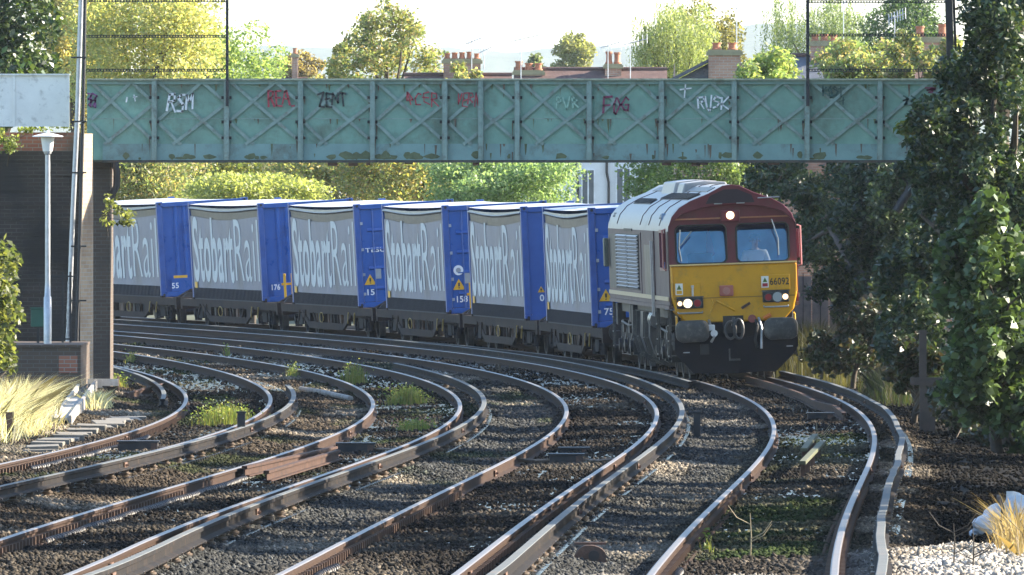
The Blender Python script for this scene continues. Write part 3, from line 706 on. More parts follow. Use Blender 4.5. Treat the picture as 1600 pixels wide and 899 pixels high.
CURT = M('grey curtain', (.20, .205, .26), .5, var=.10, scale=1.2, dirt=(.13, .13, .15), damt=.45, dscale=.7)
VAL = M('dark curtain valance', (.085, .083, .085), .4, var=.15)
SKIRT = M('black buckle skirt', (.026, .026, .038), .7, var=.4, scale=30, bump=.6, bscale=18)
LETT = M('white lettering', (.57, .595, .60), .55, var=.07)
CBLUE = M('container blue', (.030, .105, .36), .30, var=.10, scale=2, dirt=(.025, .07, .22), damt=.4, dscale=1.2)
CBLUED = M('plain darker blue', (.03, .095, .33), .4, var=.1, scale=2)
ROOF = M('white tarpaulin roof', (.48, .49, .52), .45, var=.06, dirt=(.5, .5, .5), damt=.3)
CFRAME = M('grey blue frame', (.035, .09, .30), .4, var=.2)
WHITE = M('white vinyl', (.80, .80, .80), .4, var=.03)
YEL = M('yellow paint', (.80, .42, .02), .45, var=.12, dirt=(.4, .2, .03), damt=.3, dscale=5)
GREYP = M('grey plate', (.32, .33, .34), .5)
BRNST = M('brown wagon steel', (.04, .026, .022), .8, var=.4, scale=4, dirt=(.014, .013, .016), damt=.65, spec=.2, dscale=2)
WAGST = M('dark wagon steel', (.018, .017, .02), .8, var=.4, scale=4, dirt=(.05, .032, .024), damt=.4, spec=.2, dscale=2)
L45, CH = 12.19, 2.57
def wheelset(parent, y, rad, name='wheel'):
    for sg in (-1, 1):
        mb = MB(); x = sg * .7525
        prof = [(.0, -.02), (rad*.30, -.025), (rad*.34, -.005), (rad*.80, .0), (rad*.84, -.06), (rad, -.06), (rad*1.0, .06), (rad*1.055, .065), (rad*1.05, .085), (rad*.8, .09), (.0, .09)]
        n = 24; vs = []; fs = []
        for r, a in prof:
            for k in range(n): vs.append((x - sg * a, y + r * math.cos(2*math.pi*k/n), rad + r * math.sin(2*math.pi*k/n)))
        for i in range(len(prof)-1):
            for k in range(n): fs.append((i*n+k, i*n+(k+1) % n, (i+1)*n+(k+1) % n, (i+1)*n+k))
        mb.add(vs, fs); mb.build(name, STEEL_DK, parent)
    MB().cyl((-.7, y, rad), (.7, y, rad), .08).build('axle', STEEL_DK, parent)

def warning_triangle(parent, x, y, z, s):
    MB().add([(x - s, y, z), (x + s, y, z), (x, y, z + 1.72 * s), (x - s, y + .004, z), (x + s, y + .004, z), (x, y + .004, z + 1.72 * s)],
             [(0, 1, 2), (5, 4, 3), (0, 3, 4, 1), (1, 4, 5, 2), (2, 5, 3, 0)]).build('warning_sign', YEL, parent)
    MB().box(x - .018, x + .018, y - .004, y - .001, z + .22 * s, z + .36 * s).box(x - .02, x + .02, y - .004, y - .001, z + .50 * s, z + 1.1 * s).build('warning_mark', BLACK, parent)
def text_part(name, parent, s, o, ux, uz, wd, ht, mat, bold=0.):
    mb = MB(); letters(mb, s, o, ux, uz, wd, ht, bold); return mb.build(name, mat, parent, recalc=False)

CDEF = [  # near-end depth index 0 = far left
 ('folds', '55', 'grey curtain container with blue folded end numbered 55, partly behind the brick pier'),
 ('folds', '176', 'grey curtain container with blue folded end numbered 176 and yellow stanchions'),
 ('doors', '15', 'grey curtain container with blue ribbed door numbered 15 and no round sticker'),
 ('doors', '158', 'grey curtain container with blue ribbed door, round white sticker and number 158'),
 ('plain', '0', 'grey curtain container with a plain dark blue flat end'),
 ('doors', '75', 'grey curtain container with blue door directly behind the locomotive')]
def container(k, mtx):
    kind, num, lab = CDEF[k]
    root = empty('container', label=lab, cat='freight container', group='curtain sided containers on the train'); root.matrix_world = mtx
    W = 1.25
    # curtains with sag and soft folds
    for sg in (-1, 1):
        ny, nz = 60, 10; vs = []; fs = []
        for j in range(nz + 1):
            for i in range(ny + 1):
                y = .22 + (L45 - .44) * i / ny; sag = .11 * math.sin(math.pi * i / ny) ** 1.3
                z = .29 + (2.22 - sag - .29) * j / nz
                dx = (.010 * math.sin(i * 1.9 + k) * max(0, j / nz - .8) * 5 + .008 * math.sin(math.pi * j / nz) * (.6 + .4 * math.sin(i * .35 + k)))
                vs.append((sg * (W - .02 + dx * .6), y, z))
        for j in range(nz):
            for i in range(ny): fs.append((j*(ny+1)+i, j*(ny+1)+i+1, (j+1)*(ny+1)+i+1, (j+1)*(ny+1)+i))
        MB().add(vs, fs).build('curtain', CURT, root, smooth=True)
        mb = MB(); vs = []; fs = []
        for i in range(ny + 1):
            y = .20 + (L45 - .40) * i / ny; sag = .11 * math.sin(math.pi * i / ny) ** 1.3; s2 = .05 * math.sin(math.pi * i / ny)
            vs += [(sg * (W - .045), y, 2.20 - sag), (sg * (W - .035), y, 2.38 - .7 * sag), (sg * (W + .0), y, 2.41 - .7 * sag), (sg * (W - .02), y, 2.47 - s2)]
        for i in range(ny): fs += [(i*4+q, i*4+4+q, i*4+5+q, i*4+1+q) for q in range(3)]
        mb.add(vs, fs).build('valance', VAL, root, smooth=True)
        mb = MB().tube([(sg * (W + .002), .2 + (L45 - .4) * i / 24, 2.425 - .7 * .11 * math.sin(math.pi * i / 24) ** 1.3) for i in range(25)], .016, 6); mb.build('curtain_rail', GREYP, root, smooth=True)
        mb = MB(); mb.box(sg * (W - .05), sg * (W - .01), .18, L45 - .18, .0, .30)
        for i in range(50): y = .3 + i * .234; mb.box(sg * (W - .009), sg * (W + .012), y, y + .06, .03, .31)
        mb.build('skirt', SKIRT, root)
    # lettering on the visible side; reading runs from the far end to the near end
    ux, uz = Vector((0, -1, 0)), Vector((0, 0, 1)); x = -W + .008
    text_part('lettering', root, 'Stobart', (x, L45 - .5, .46), ux, uz, 7.0, 1.74, LETT, .022)
    text_part('lettering', root, 'Rail', (x, L45 - 7.75, .52), ux, uz, 4.1, 1.62, LETT, -.006)
    MB().box(-W - .012, -W - .008, L45 - 1.0, L45 - .6, .30, .46).build('reflector', YEL, root)
    # corner posts, rails, roof
    for sx in (-1, 1):
        for (y0, y1) in ((0, .18), (L45 - .18, L45)):
            MB().box(sx * (W - .14), sx * W, y0, y1, .12, CH - .12).build('corner_post', CFRAME, root, bevel=.01)
            for z0 in (0, CH - .118):
                MB().box(sx * (W - .165), sx * (W + .002), y0 - (.002 if y0 == 0 else -.0), y1 + .002, z0, z0 + .118).build('corner_casting', CFRAME, root, bevel=.008)
        for z0 in (.018, CH - .10):
            MB().add(*hole_disc(sx * (W - .08), -.004, z0 + .045, .034)).build('casting_hole', BLACK, root)
    mb = MB(); n = 24; vs = []; fs = []
    for i in range(n + 1):
        y = .02 + (L45 - .04) * i / n; s2 = .05 * math.sin(math.pi * i / n)
        for q in range(9):
            t = -1 + q / 4; vs.append((t * (W - .01), y, CH - .045 - s2 * .6 + (.025 + s2 * .6) * (1 - t * t) + .008 * math.sin(i * 2.6) * (1 - t * t)))
    for i in range(n):
        for q in range(8): fs.append((i*9+q, (i+1)*9+q, (i+1)*9+q+1, i*9+q+1))
    mb.add(vs, fs).build('roof', ROOF, root, smooth=True)
    # ends
    bl = CBLUED if kind == 'plain' else CBLUE
    MB().box(-W + .14, W - .14, L45 - .1, L45 - .05, .1, CH - .1).build('front_wall', CBLUE, root)
    MB().box(-W + .165, W - .165, .0, .14, .0, .13).build('end_sill', bl, root, bevel=.01)
    MB().box(-W + .165, W - .165, .0, .14, CH - .14, CH - .02).build('end_header', bl, root, bevel=.01)
    if kind == 'folds':
        mb = MB(); pts = []; x = -W + .14
        seg = [(0, .06)]
        for q in np.arange(.30, 2.1, .24): seg += [(q, .06), (q + .045, .0), (q + .10, .0), (q + .145, .06)]
        seg += [(2.22, .06)]
        vs = [(x + a, .03 + d, z) for z in (.13, CH - .14) for a, d in seg]; m = len(seg)
        mb.add(vs, [(i, i+1, m+i+1, m+i) for i in range(m-1)]).build('folded_end', CBLUE, root)
    elif kind == 'doors':
        for sg in (-1, 1):
            mb = MB(); a, b = (sg * (W - .15), sg * .01)
            mb.box(a, b, .05, .09, .14, CH - .15); d = mb.build('door', CBLUE, root)
            for z in (.42, .92, 1.40, 1.86):
                MB().prism_y(min(a, b) + .16, max(a, b) - .06, z, .10).build('rib', CBLUED, d)
            for z in (.30, .78, 1.40, 2.05):
                MB().box(sg * (W - .20), sg * (W - .02), .005, .049, z, z + .07).build('hinge', GALV, d)
            for q in (.45, .85): MB().cyl((sg * (W - q), .025, .06), (sg * (W - q), .025, CH - .06), .016, n=8).build('lock_rod', CBLUE, d)
        warning_triangle(root, -.93, .028, .56, .15)
        MB().box(-.81, -.65, .02, .026, .70, .95).build('document_plate', GREYP, root)
    else:
        MB().box(-W + .14, W - .14, .04, .09, .13, CH - .14).build('flat_end', CBLUED, root)
        warning_triangle(root, -.86, .03, .62, .08)
    tx_, tw = {'55': (-.95, .19), '176': (-1.0, .22), '15': (-1.02, .18), '158': (-1.0, .26), '0': (-.90, .10), '75': (-.98, .2)}[num]
    tz = {'55': .22, '176': .30, '15': .30, '158': .26, '0': .42, '75': .26}[num]
    text_part('number', root, num, (tx_, .018 if kind != 'folds' else .0195, tz), (1, 0, 0), (0, 0, 1), tw, .15, WHITE, .02)
    if kind == 'folds': MB().box(-.95, .95, .022, .0265, .14, .50).build('number_panel', CBLUE, root)
    if k == 2: text_part('number', root, 'TESU 4', (-1.02, .018, 1.36), (1, 0, 0), (0, 0, 1), .70, .11, WHITE, .015)
    if k == 3:
        MB().add(*hole_disc(-.93, .016, 1.02, .12)).build('sticker', WHITE, root)
        MB().add(*hole_disc(-.93, .013, 1.02, .06)).build('sticker', GREYP, root)
    return root
def hole_disc(x, y, z, r, n=14):
    return [(x + r * math.cos(2*math.pi*i/n), y, z + r * math.sin(2*math.pi*i/n)) for i in range(n)], [tuple(range(n))]
def _rib(s, x0, x1, z, h):                                 # a pressed horizontal rib
    return s.add([(x0, .049, z), (x1, .049, z), (x1, .012, z + .03), (x0, .012, z + .03), (x1, .012, z + h - .05), (x0, .012, z + h - .05), (x1, .049, z + h), (x0, .049, z + h)],
                 [(0, 1, 2, 3), (3, 2, 4, 5), (5, 4, 6, 7), (0, 3, 5, 7), (1, 6, 4, 2)])
MB.prism_y = _rib

def wagon(k, mtx, length, front, rear):
    lab = ['flat container wagon at the far left, partly behind the pier', 'flat wagon under the container numbered 176, with yellow stanchions', 'flat wagon under the container numbered 15',
           'flat wagon under the container numbered 158, with yellow stanchions', 'flat wagon under the container with the plain dark blue end', 'flat wagon coupled behind the locomotive'][k]
    root = empty('container_wagon', label=lab, cat='wagon', group='low container wagons of the train'); root.matrix_world = mtx
    z = .80; y0, y1 = -front, L45 + rear
    mb = MB()
    for sx in (-1, 1): mb.box(sx * 1.02, sx * 1.20, y0 + .3, y1 - .3, z - .20, z - .004)
    mb.box(-1.2, 1.2, y0, y0 + .28, z - .30, z + .02); mb.box(-1.2, 1.2, y1 - .28, y1, z - .30, z + .02)
    mb.box(-.30, .30, y0 + .282, y1 - .282, .36, z - .05)  # deep centre sill added to block light showing under the wagon
    for y in np.arange(y0 + 1.2, y1 - 1, 1.9): mb.box(-1.02, 1.02, y, y + .12, z - .18, z - .02)
    mb.build('underframe', BRNST, root)
    for sx in (-1, 1):                                     # fishbelly side truss with hanging brackets
        mb = MB(); x = sx * 1.19
        a, b = 3.0, L45 - 3.0
        mb.bar((x, a, .30), (x, b, .30), .07, .16)
        mb.bar((x, a, .30), (x, a - 1.3, z - .2), .06, .14); mb.bar((x, b, .30), (x, b + 1.3, z - .2), .06, .14)
        mb.add([(x, a, .34), (x, a - 1.2, z - .2), (x, a, z - .2), (x - sx*.03, a, .34), (x - sx*.03, a - 1.2, z - .2), (x - sx*.03, a, z - .2)], [(0, 1, 2), (5, 4, 3), (0, 3, 4, 1), (1, 4, 5, 2), (2, 5, 3, 0)])
        mb.add([(x, b, .34), (x, b + 1.2, z - .2), (x, b, z - .2), (x - sx*.03, b, .34), (x - sx*.03, b + 1.2, z - .2), (x - sx*.03, b, z - .2)], [(0, 1, 2), (5, 4, 3), (0, 3, 4, 1), (1, 4, 5, 2), (2, 5, 3, 0)])
        for y in (a + .9, (a + b) / 2 + rnd.uniform(-.6, .6), b - 1.2): mb.bar((x, y, .34), (x, y + rnd.uniform(-.5, .5), z - .2), .05, .09)
        mb.build('side_truss', BRNST, root)
        for y in np.arange(3.2, 9.0, .62):
            y += rnd.uniform(-.15, .15); h_ = rnd.uniform(.28, .5)
            MB().box(x - sx*rnd.uniform(.12, .3), x - sx*.06, y, y + rnd.uniform(.12, .5), z - .21 - h_ * .75, z - .205).build('brake_gear', rnd.choice((WAGST, BRNST, STEEL_DK, RUST)), root)
        for y, h_ in ((rnd.uniform(5.5, 7.5), .26),):
            mb = MB(); mb.tube([(x + sx*.02, y + .35*math.cos(t), .50 + h_*.5*math.sin(t)) for t in np.linspace(0, 2*math.pi, 13)], .014, 5); mb.build('handwheel', M('dull yellow', (.30, .20, .045), .6), root)
        for y in (1.0, 2.1, 10.0, 11.1): MB().bar((x + sx*.03, y, .40), (x + sx*.03, y - .22, .66), .03, .05).build('lever', M('dull yellow', (.30, .20, .045), .6) if y < 3 else BRNST, root)
        for y in (-.2, 11.9): MB().box(x - .04, x + .06, y, y + .3, z + .0, z + .045).build('spigot', BRNST, root)
    for yb in (.55, L45 - .55):
        bo = MB(); 
        for sx in (-1, 1):
            bo.box(sx*.93, sx*1.05, yb - 1.15, yb + 1.15, .40, .55); bo.box(sx*.90, sx*1.10, yb - .35, yb + .35, .28, .52)
            for q in (-.9, .9):
                bo.cyl((sx*.92, yb + q, .42), (sx*1.13, yb + q, .42), .12, n=12)
                for e in (-.2, .2): bo.cyl((sx*1.03, yb + q + e, .22), (sx*1.03, yb + q + e, .44), .07, n=10)
        bo.box(-.9, .9, yb - .2, yb + .2, .40, .56)
        b = bo.build('bogie', WAGST, root)
        for q in (-.9, .9): wheelset(b, yb + q, .365)
    for sx in (-.87, .87):
        for (y, d) in ((y0, -1), (y1, 1)):
            mb = MB(); mb.cyl((sx, y, .72), (sx, y + d*.28, .72), .09, n=12); mb.cyl((sx, y + d*.28, .72), (sx, y + d*.33, .72), .22, n=18); mb.build('buffer', STEEL_DK, root, smooth=True)
    if k in (1, 3):
        for x in (-.70, -.50): MB().box(x - .028, x + .035, -.58, -.52, z + .03, z + .72 if k == 3 else z + .72).build('stanchion', YEL, root, bevel=.01)
        MB().box(-.78, -.42, -.52, -.50, z + .42, z + .48).build('crossbar', YEL, root)
    if k == 0: MB().box(-.92, -.55, -.5, -.46, z + .50, z + .57).build('crossbar', YEL, root)
    mb = MB(); mb.add([(-1.1, y0 + .2, z + .02), (-.3, y0 + .2, z + .02), (-.3, y0 + .2, z + .22), (-.7, y0 + .2, z + .22), (-1.1, y0 + .5, z + .02), (-.3, y0 + .5, z + .02), (-.3, y0 + .5, z + .22), (-.7, y0 + .5, z + .22)],
                      [(0,1,2,3),(7,6,5,4),(0,4,5,1),(1,5,6,2),(2,6,7,3),(3,7,4,0)]); mb.build('end_step', BRNST, root)
    return root
for k in range(6):
    Dn = 328.7 + 17.3 * (5 - k); Df = along(Dn, L45)
    container(k, track_frame(Dn, Df, .80))
    wagon(k, track_frame(Dn, Df), L45, 2.3, 2.3)

# ------------------------------------------------------------ people
def skin_body(name, pts, edges, mat, parent, sub=2):
    bm = bmesh.new(); lay = bm.verts.layers.skin.verify(); vs = []
    for i, (x, y, z, r) in enumerate(pts):
        v = bm.verts.new((x, y, z)); v[lay].radius = (r, r) if not isinstance(r, tuple) else r; v[lay].use_root = (i == 0); vs.append(v)
    for a, b in edges: bm.edges.new((vs[a], vs[b]))
    me = bpy.data.meshes.new(name); bm.to_mesh(me); bm.free()
    ob = bpy.data.objects.new(name, me); COL.objects.link(ob)
    ob.modifiers.new('skin', 'SKIN'); s = ob.modifiers.new('smooth', 'SUBSURF'); s.levels = sub; s.render_levels = sub
    me2 = bpy.data.meshes.new_from_object(ob.evaluated_get(bpy.context.evaluated_depsgraph_get()))
    me2.materials.clear(); me2.materials.append(mat); me2.polygons.foreach_set('use_smooth', [True] * len(me2.polygons))
    ob.modifiers.clear(); ob.data = me2; ob.parent = parent
    bpy.data.meshes.remove(me); return ob
SKIN = M('skin', (.55, .36, .27), .5, var=.08)
SHIRT = M('white shirt cloth', (.80, .82, .84), .8, var=.05)
TROU = M('dark trousers', (.03, .035, .05), .8)
def driver(parent_m, x, y, z):             # seated, facing -y, hands on the desk
    root = empty('person', label='train driver in a white shirt and dark cap behind the right windscreen', cat='person'); root.matrix_world = parent_m @ Matrix.Translation((x, y, z))
    pts = [(0, 0, .10, (.15, .12)), (0, .02, .30, (.15, .11)), (0, -.01, .48, (.17, .10)), (0, -.01, .57, .06), (0, -.03, .64, .058), (0, -.05, .73, (.082, .098)), (0, -.05, .81, (.07, .085)),
           (-.19, 0, .50, .065), (-.25, -.06, .28, .05), (-.20, -.30, .24, .04), (-.17, -.40, .25, .032),
           (.19, 0, .50, .065), (.25, -.06, .28, .05), (.20, -.30, .24, .04), (.17, -.40, .25, .032),
           (-.10, -.12, .08, .085), (-.13, -.42, .09, .065), (-.13, -.45, -.30, .045), (-.13, -.58, -.36, .04),
           (.10, -.12, .08, .085), (.13, -.42, .09, .065), (.13, -.45, -.30, .045), (.13, -.58, -.36, .04)]
    ed = [(0,1),(1,2),(2,3),(3,4),(4,5),(5,6),(2,7),(7,8),(8,9),(9,10),(2,11),(11,12),(12,13),(13,14),(0,15),(15,16),(16,17),(17,18),(0,19),(19,20),(20,21),(21,22)]
    skin_body('body', pts, ed, SKIN, root)
    sh = [(0, 0, .12, (.17, .14)), (0, .02, .30, (.17, .13)), (0, -.01, .47, (.185, .115)), (0, -.01, .545, .075), (-.19, 0, .50, .08), (-.25, -.05, .30, .066), (-.225, -.18, .26, .056), (.19, 0, .50, .08), (.25, -.05, .30, .066), (.225, -.18, .26, .056)]
    skin_body('shirt', sh, [(0,1),(1,2),(2,3),(2,4),(4,5),(5,6),(2,7),(7,8),(8,9)], SHIRT, root)
    tr = [(0, 0, .07, (.165, .13)), (-.10, -.12, .08, .10), (-.13, -.42, .09, .08), (-.13, -.45, -.28, .06), (.10, -.12, .08, .10), (.13, -.42, .09, .08), (.13, -.45, -.28, .06)]
    skin_body('trousers', tr, [(0,1),(1,2),(2,3),(0,4),(4,5),(5,6)], TROU, root)
    mb = MB(); mb.lathe([(.105, .775), (.112, .80), (.108, .835), (.08, .865), (.03, .88), (.002, .882)], (0, -.045, 0), 18); mb.box(-.075, .075, -.21, -.13, .785, .797); mb.build('cap', TROU, root, smooth=True)
    mb = MB(); mb.add([(-.018, -.142, .70), (.018, -.142, .70), (0, -.175, .705), (0, -.145, .755)], [(0, 1, 2), (1, 3, 2), (3, 0, 2), (0, 3, 1)]); mb.build('nose', SKIN, root, smooth=True)
    mb = MB()
    for sx in (-.034, .034): mb.lathe([(.0, -.012), (.011, -.006), (.013, 0), (.011, .006), (.0, .012)], (sx, -.138, .755), 8)
    mb.build('eye', TROU, root, smooth=True)
    MB().box(-.028, .028, -.142, -.134, .668, .676).build('mouth', M('lips', (.35, .13, .11), .5), root)
    for sg in (-1, 1): MB().lathe([(.0, -.03), (.02, -.015), (.022, .01), (.0, .032)], (sg * .088, -.035, .735), 8).build('ear', SKIN, root, smooth=True)
    for sg in (-1, 1):                                     # hands: palm, four bent fingers and a thumb around the handle
        hp = [(sg*.17, -.40, .25, .030), (sg*.165, -.46, .245, .034)]
        he = [(0, 1)]
        for q, L_ in ((-.027, .07), (-.009, .08), (.009, .075), (.027, .06)):
            a = len(hp); hp += [(sg*.165 + q, -.49, .243, .009), (sg*.165 + q, -.49 - L_*.5, .235, .0085), (sg*.165 + q, -.49 - L_*.7, .205, .007)]
            he += [(1, a), (a, a+1), (a+1, a+2)]
        a = len(hp); hp += [(sg*.125, -.46, .238, .011), (sg*.11, -.50, .225, .009)]; he += [(1, a), (a, a+1)]
        skin_body('hand', hp, he, SKIN, root, 1)

# ------------------------------------------------------------ the locomotive
MAROON = M('maroon paint', (.15, .028, .045), .34, var=.15, scale=2, dirt=(.10, .05, .05), damt=.35, dscale=3)
SIDEM = M('sheen greyed maroon side', (.10, .060, .065), .55, var=.15, scale=1.5, dirt=(.08, .062, .06), damt=.4)  # greyed maroon imitates the grazing sky sheen
LROOF = M('glare paled loco roof', (.33, .32, .31), .42, var=.2, scale=2, dirt=(.20, .18, .16), damt=.35, dscale=2)  # pale grey imitates sky glare on the roof
YNOSE = M('yellow nose paint', (.68, .335, .006), .38, var=.08, scale=2.5, dirt=(.42, .24, .03), damt=.32, dscale=4)
GOLD = M('gold band', (.50, .40, .25), .4, var=.1)
RUBBER = M('black rubber', (.03, .03, .032), .7, var=.2)
BUFF = M('greasy buffer face', (.058, .058, .06), .42, var=.3, scale=6, dirt=(.16, .15, .13), damt=.4, dscale=6)
PLOUGH = M('black snowplough', (.014, .014, .020), .8, var=.3, scale=4, dirt=(.024, .021, .022), damt=.4, spec=.2)
GLASS = glass_mat('cab glass', (.92, .96, 1.0), .55, (.19, .35, .92))  # blue tint puts a bluer sky into the reflection
DGLASS = M('dark side glass', (.02, .022, .025), .12, var=.05)
REDL = M('red lens', (.30, .02, .03), .2, var=.05)
LENS = M('unlit lens', (.38, .42, .44), .15, var=.05)
LIT = M('lit headlamp', (1, .9, .7), .3, var=0, emit=(1.0, .74, .42), estr=.8)
LIT2 = M('lit marker lamp', (1, .8, .5), .3, var=0, emit=(1.0, .60, .28), estr=.7)
SEATM = M('cab seat cloth', (.03, .05, .10), .8)
CABIN = M('cab lining', (.30, .42, .62), .7, var=.1)  # blue lining adds to the reflected sky look of the windows
REDJ = M('red jacket', (.35, .03, .04), .8)
def rrect(x0, x1, z0, z1, r, n=5):
    pts = []
    for cx, cz, a0 in ((x1-r, z1-r, 0), (x0+r, z1-r, 90), (x0+r, z0+r, 180), (x1-r, z0+r, 270)):
        for i in range(n + 1): a = R(a0 + 90 * i / n); pts.append((cx + r*math.cos(a), cz + r*math.sin(a)))
    return pts
def plate_holes(mb, outer, holes, y, th):
    loops = [[Vector((x, 0, z)) for x, z in outer]] + [[Vector((x, 0, z)) for x, z in h] for h in holes]
    flat = [p for l in loops for p in l]; tris = tessellate_polygon(loops); n = len(flat)
    mb.add([(p.x, y, p.z) for p in flat] + [(p.x, y + th, p.z) for p in flat], [tuple(t) for t in tris] + [tuple(n + i for i in t[::-1]) for t in tris])
    b = 0
    base = len(mb.v) - 2 * n
    for l in loops:
        m = len(l)
        for i in range(m):
            j = (i + 1) % m; mb.f.append((base+b+i, base+b+j, base+n+b+j, base+n+b+i)); mb.m.append(0)
        b += m
HP = [(1.27, 1.50), (1.27, 2.0), (1.265, 2.95), (1.25, 3.05), (1.18, 3.24), (1.03, 3.41), (.80, 3.54), (.45, 3.67), (.16, 3.815), (0, 3.835)]
def loco():
    D0 = 301.3; D1 = along(D0, 21.3); mtx = track_frame(D0, D1)
    root = empty('locomotive', label='maroon and yellow diesel locomotive 66092 at the head of the freight train, headlights on', cat='locomotive'); root.matrix_world = mtx
    LL = 21.2
    full = HP + [(-x, z) for x, z in HP[-2::-1]]
    # body shell behind the cab, cab roof, cab sides
    def shell(pts, y0, y1, name, mat, closed=False):
        m = len(pts); vs = [(x, y, z) for y in (y0, y1) for x, z in pts]
        fs = [(i, i+1, m+i+1, m+i) for i in range(m-1)]
        return MB().add(vs, fs).build(name, mat, root, smooth=True)
    sidep = [p for p in HP if p[1] <= 2.96]
    for sg in (-1, 1):
        MB().add([(sg*x, y, z) for y in (3.0, LL) for x, z in sidep], [(0,1,4,3),(1,2,5,4)]).build('body_side', SIDEM, root)
        mb = MB()
        mb.box(sg*1.235, sg*1.268, .06, 2.998, 1.50, 2.20); mb.box(sg*1.235, sg*1.268, .06, .75, 2.203, 2.95); mb.box(sg*1.235, sg*1.268, 2.5, 2.998, 2.203, 2.95)
        mb.build('cab_side', SIDEM if sg < 0 else MAROON, root)
        mb = MB(); plate_y = [(.75, 2.203), (2.5, 2.203), (2.5, 2.95), (.75, 2.95)]
        for (a, b) in zip(plate_y, plate_y[1:] + plate_y[:1]): mb.bar((sg*1.27, a[0], a[1]), (sg*1.27, b[0], b[1]), .05, .06)
        mb.build('cab_window_frame', MAROON, root)
        MB().box(sg*1.245, sg*1.25, .76, 2.49, 2.21, 2.94).build('cab_side_glass', GLASS, root)
    ro = HP[2:]; roofp = ro + [(-x, z) for x, z in ro[-2::-1]]
    shell(roofp, .0, LL, 'roof', LROOF)
    MB().prism([(x*.985, z) for x, z in full], LL - .02, LL).build('rear_end', SIDEM, root)
    for y in (3.0, 6.6, 9.6, 17.9):                       # joints between roof sections
        mb = MB(); pr = [(x*1.004, z + .006) for x, z in HP[3:]] + [(-x*1.004, z + .006) for x, z in HP[-2:2:-1]]
        for a, b in zip(pr[:-1], pr[1:]): mb.bar((a[0], y, a[1]), (b[0], y, b[1]), .05, .016, up=(0, 0, 1))
        mb.build('roof_joint', SIDEM, root)
    # brow, maroon face with two windscreens
    arc = [(1.20, 3.10), (1.0, 3.27), (.6, 3.39), (0, 3.44), (-.6, 3.39), (-1.0, 3.27), (-1.20, 3.10)]
    br = MB(); br.prism([(x, z - .004) for x, z in HP[3:]] + [(-x, z - .004) for x, z in HP[-2:2:-1]] + arc[::-1], -.05, .10)
    br.build('brow', MAROON, root, bevel=.012)
    rec = [(-.50, 3.47), (.46, 3.47), (.40, 3.62), (.12, 3.74), (-.14, 3.74), (-.42, 3.62)]
    MB().prism(rec, -.058, -.0505).build('brow_panel', M('dark brow panel', (.035, .02, .035), .5), root)
    for x in (-.34, .10): MB().box(x, x + .16, -.075, -.052, 3.455, 3.475).build('brow_hinge', GALV, root)
    mb = MB(); mb.tube([(.52, -.07, 3.55), (.95, -.07, 3.56)], .014, 6); mb.tube([(.72, -.07, 3.55), (.70, -.07, 3.61)], .014, 6); mb.build('horn_bracket', GALV, root)
    wl, wr = rrect(-1.11, -.12, 2.30, 3.055, .11), rrect(.08, 1.11, 2.30, 3.055, .11)
    mb = MB(); plate_holes(mb, [(-1.25, 2.27), (1.25, 2.27), (1.25, 3.06), (1.20, 3.15), (1.0, 3.30), (.6, 3.41), (0, 3.46), (-.6, 3.41), (-1.0, 3.30), (-1.20, 3.15), (-1.25, 3.06)], [wl, wr], .04, .05)
    mb.build('cab_front', MAROON, root)
    for wp in (wl, wr):
        mb = MB(); mb.tube([(x, .035, z) for x, z in wp] + [(wp[0][0], .035, wp[0][1])], .022, 6); f = mb.build('windscreen_frame', RUBBER, root, smooth=True)
        MB().add([(x, .05 + (z - 2.30) * .26, z) for x, z in wp], [tuple(range(len(wp)))]).build('windscreen', GLASS, root)
    for pts in ([(-1.02, .01, 2.98), (-1.05, .0, 2.62), (-1.01, .0, 2.36)], [(.78, -.01, 3.13), (.90, -.01, 2.74), (.90, -.01, 2.42)], [(-.80, .0, 2.94), (-1.03, .0, 2.66)]):
        mb = MB(); mb.tube([Vector(p) for p in pts], .014, 6); mb.build('wiper', GALV, root)
    MB().box(-1.18, 1.18, -.012, .038, 3.165, 3.195).build('light_strip', M('orange lined strip', (.42, .16, .09), .4), root)
    MB().box(-.22, .16, -.06, .0, 3.10, 3.33).build('top_lamp_box', MAROON, root, bevel=.02)
    MB().cyl((-.03, -.085, 3.23), (-.03, -.062, 3.23), .078, n=18).build('headlight', LIT, root)
    # nose
    nose = [(-1.245, 2.265), (1.245, 2.265), (1.235, 1.66), (1.16, 1.36), (.95, 1.14), (-.95, 1.14), (-1.16, 1.36), (-1.235, 1.66)]
    MB().prism(nose, -.06, 1.2).build('nose', YNOSE, root, bevel=.03)
    MB().box(-1.25, 1.25, -.10, .038, 2.268, 2.295).build('nose_ledge', M('sunlit yellow ledge', (.80, .58, .25), .4), root)  # ledge paler than the nose, painting its sunlit lip
    MB().box(-1.19, 1.19, -.068, -.061, 1.615, 1.632).build('nose_seam', M('nose seam', (.30, .15, .02), .6), root)
    for sg in (-1, 1): MB().tube([(sg*1.225, -.075, 2.24), (sg*1.225, -.09, 1.70)], .018, 6).build('corner_rail', YNOSE, root)
    for (x0, x1, z0, z1) in ((-1.17, -.66, 1.65, 1.92), (.52, 1.10, 1.74, 2.04)): MB().box(x0, x1, -.085, -.061, z0, z1).build('number_plate', YNOSE, root, bevel=.008)
    text_part('number', root, '66092', (.705, -.088, 1.835), (1, 0, 0), (0, 0, 1), .375, .14, BLACK, .012)
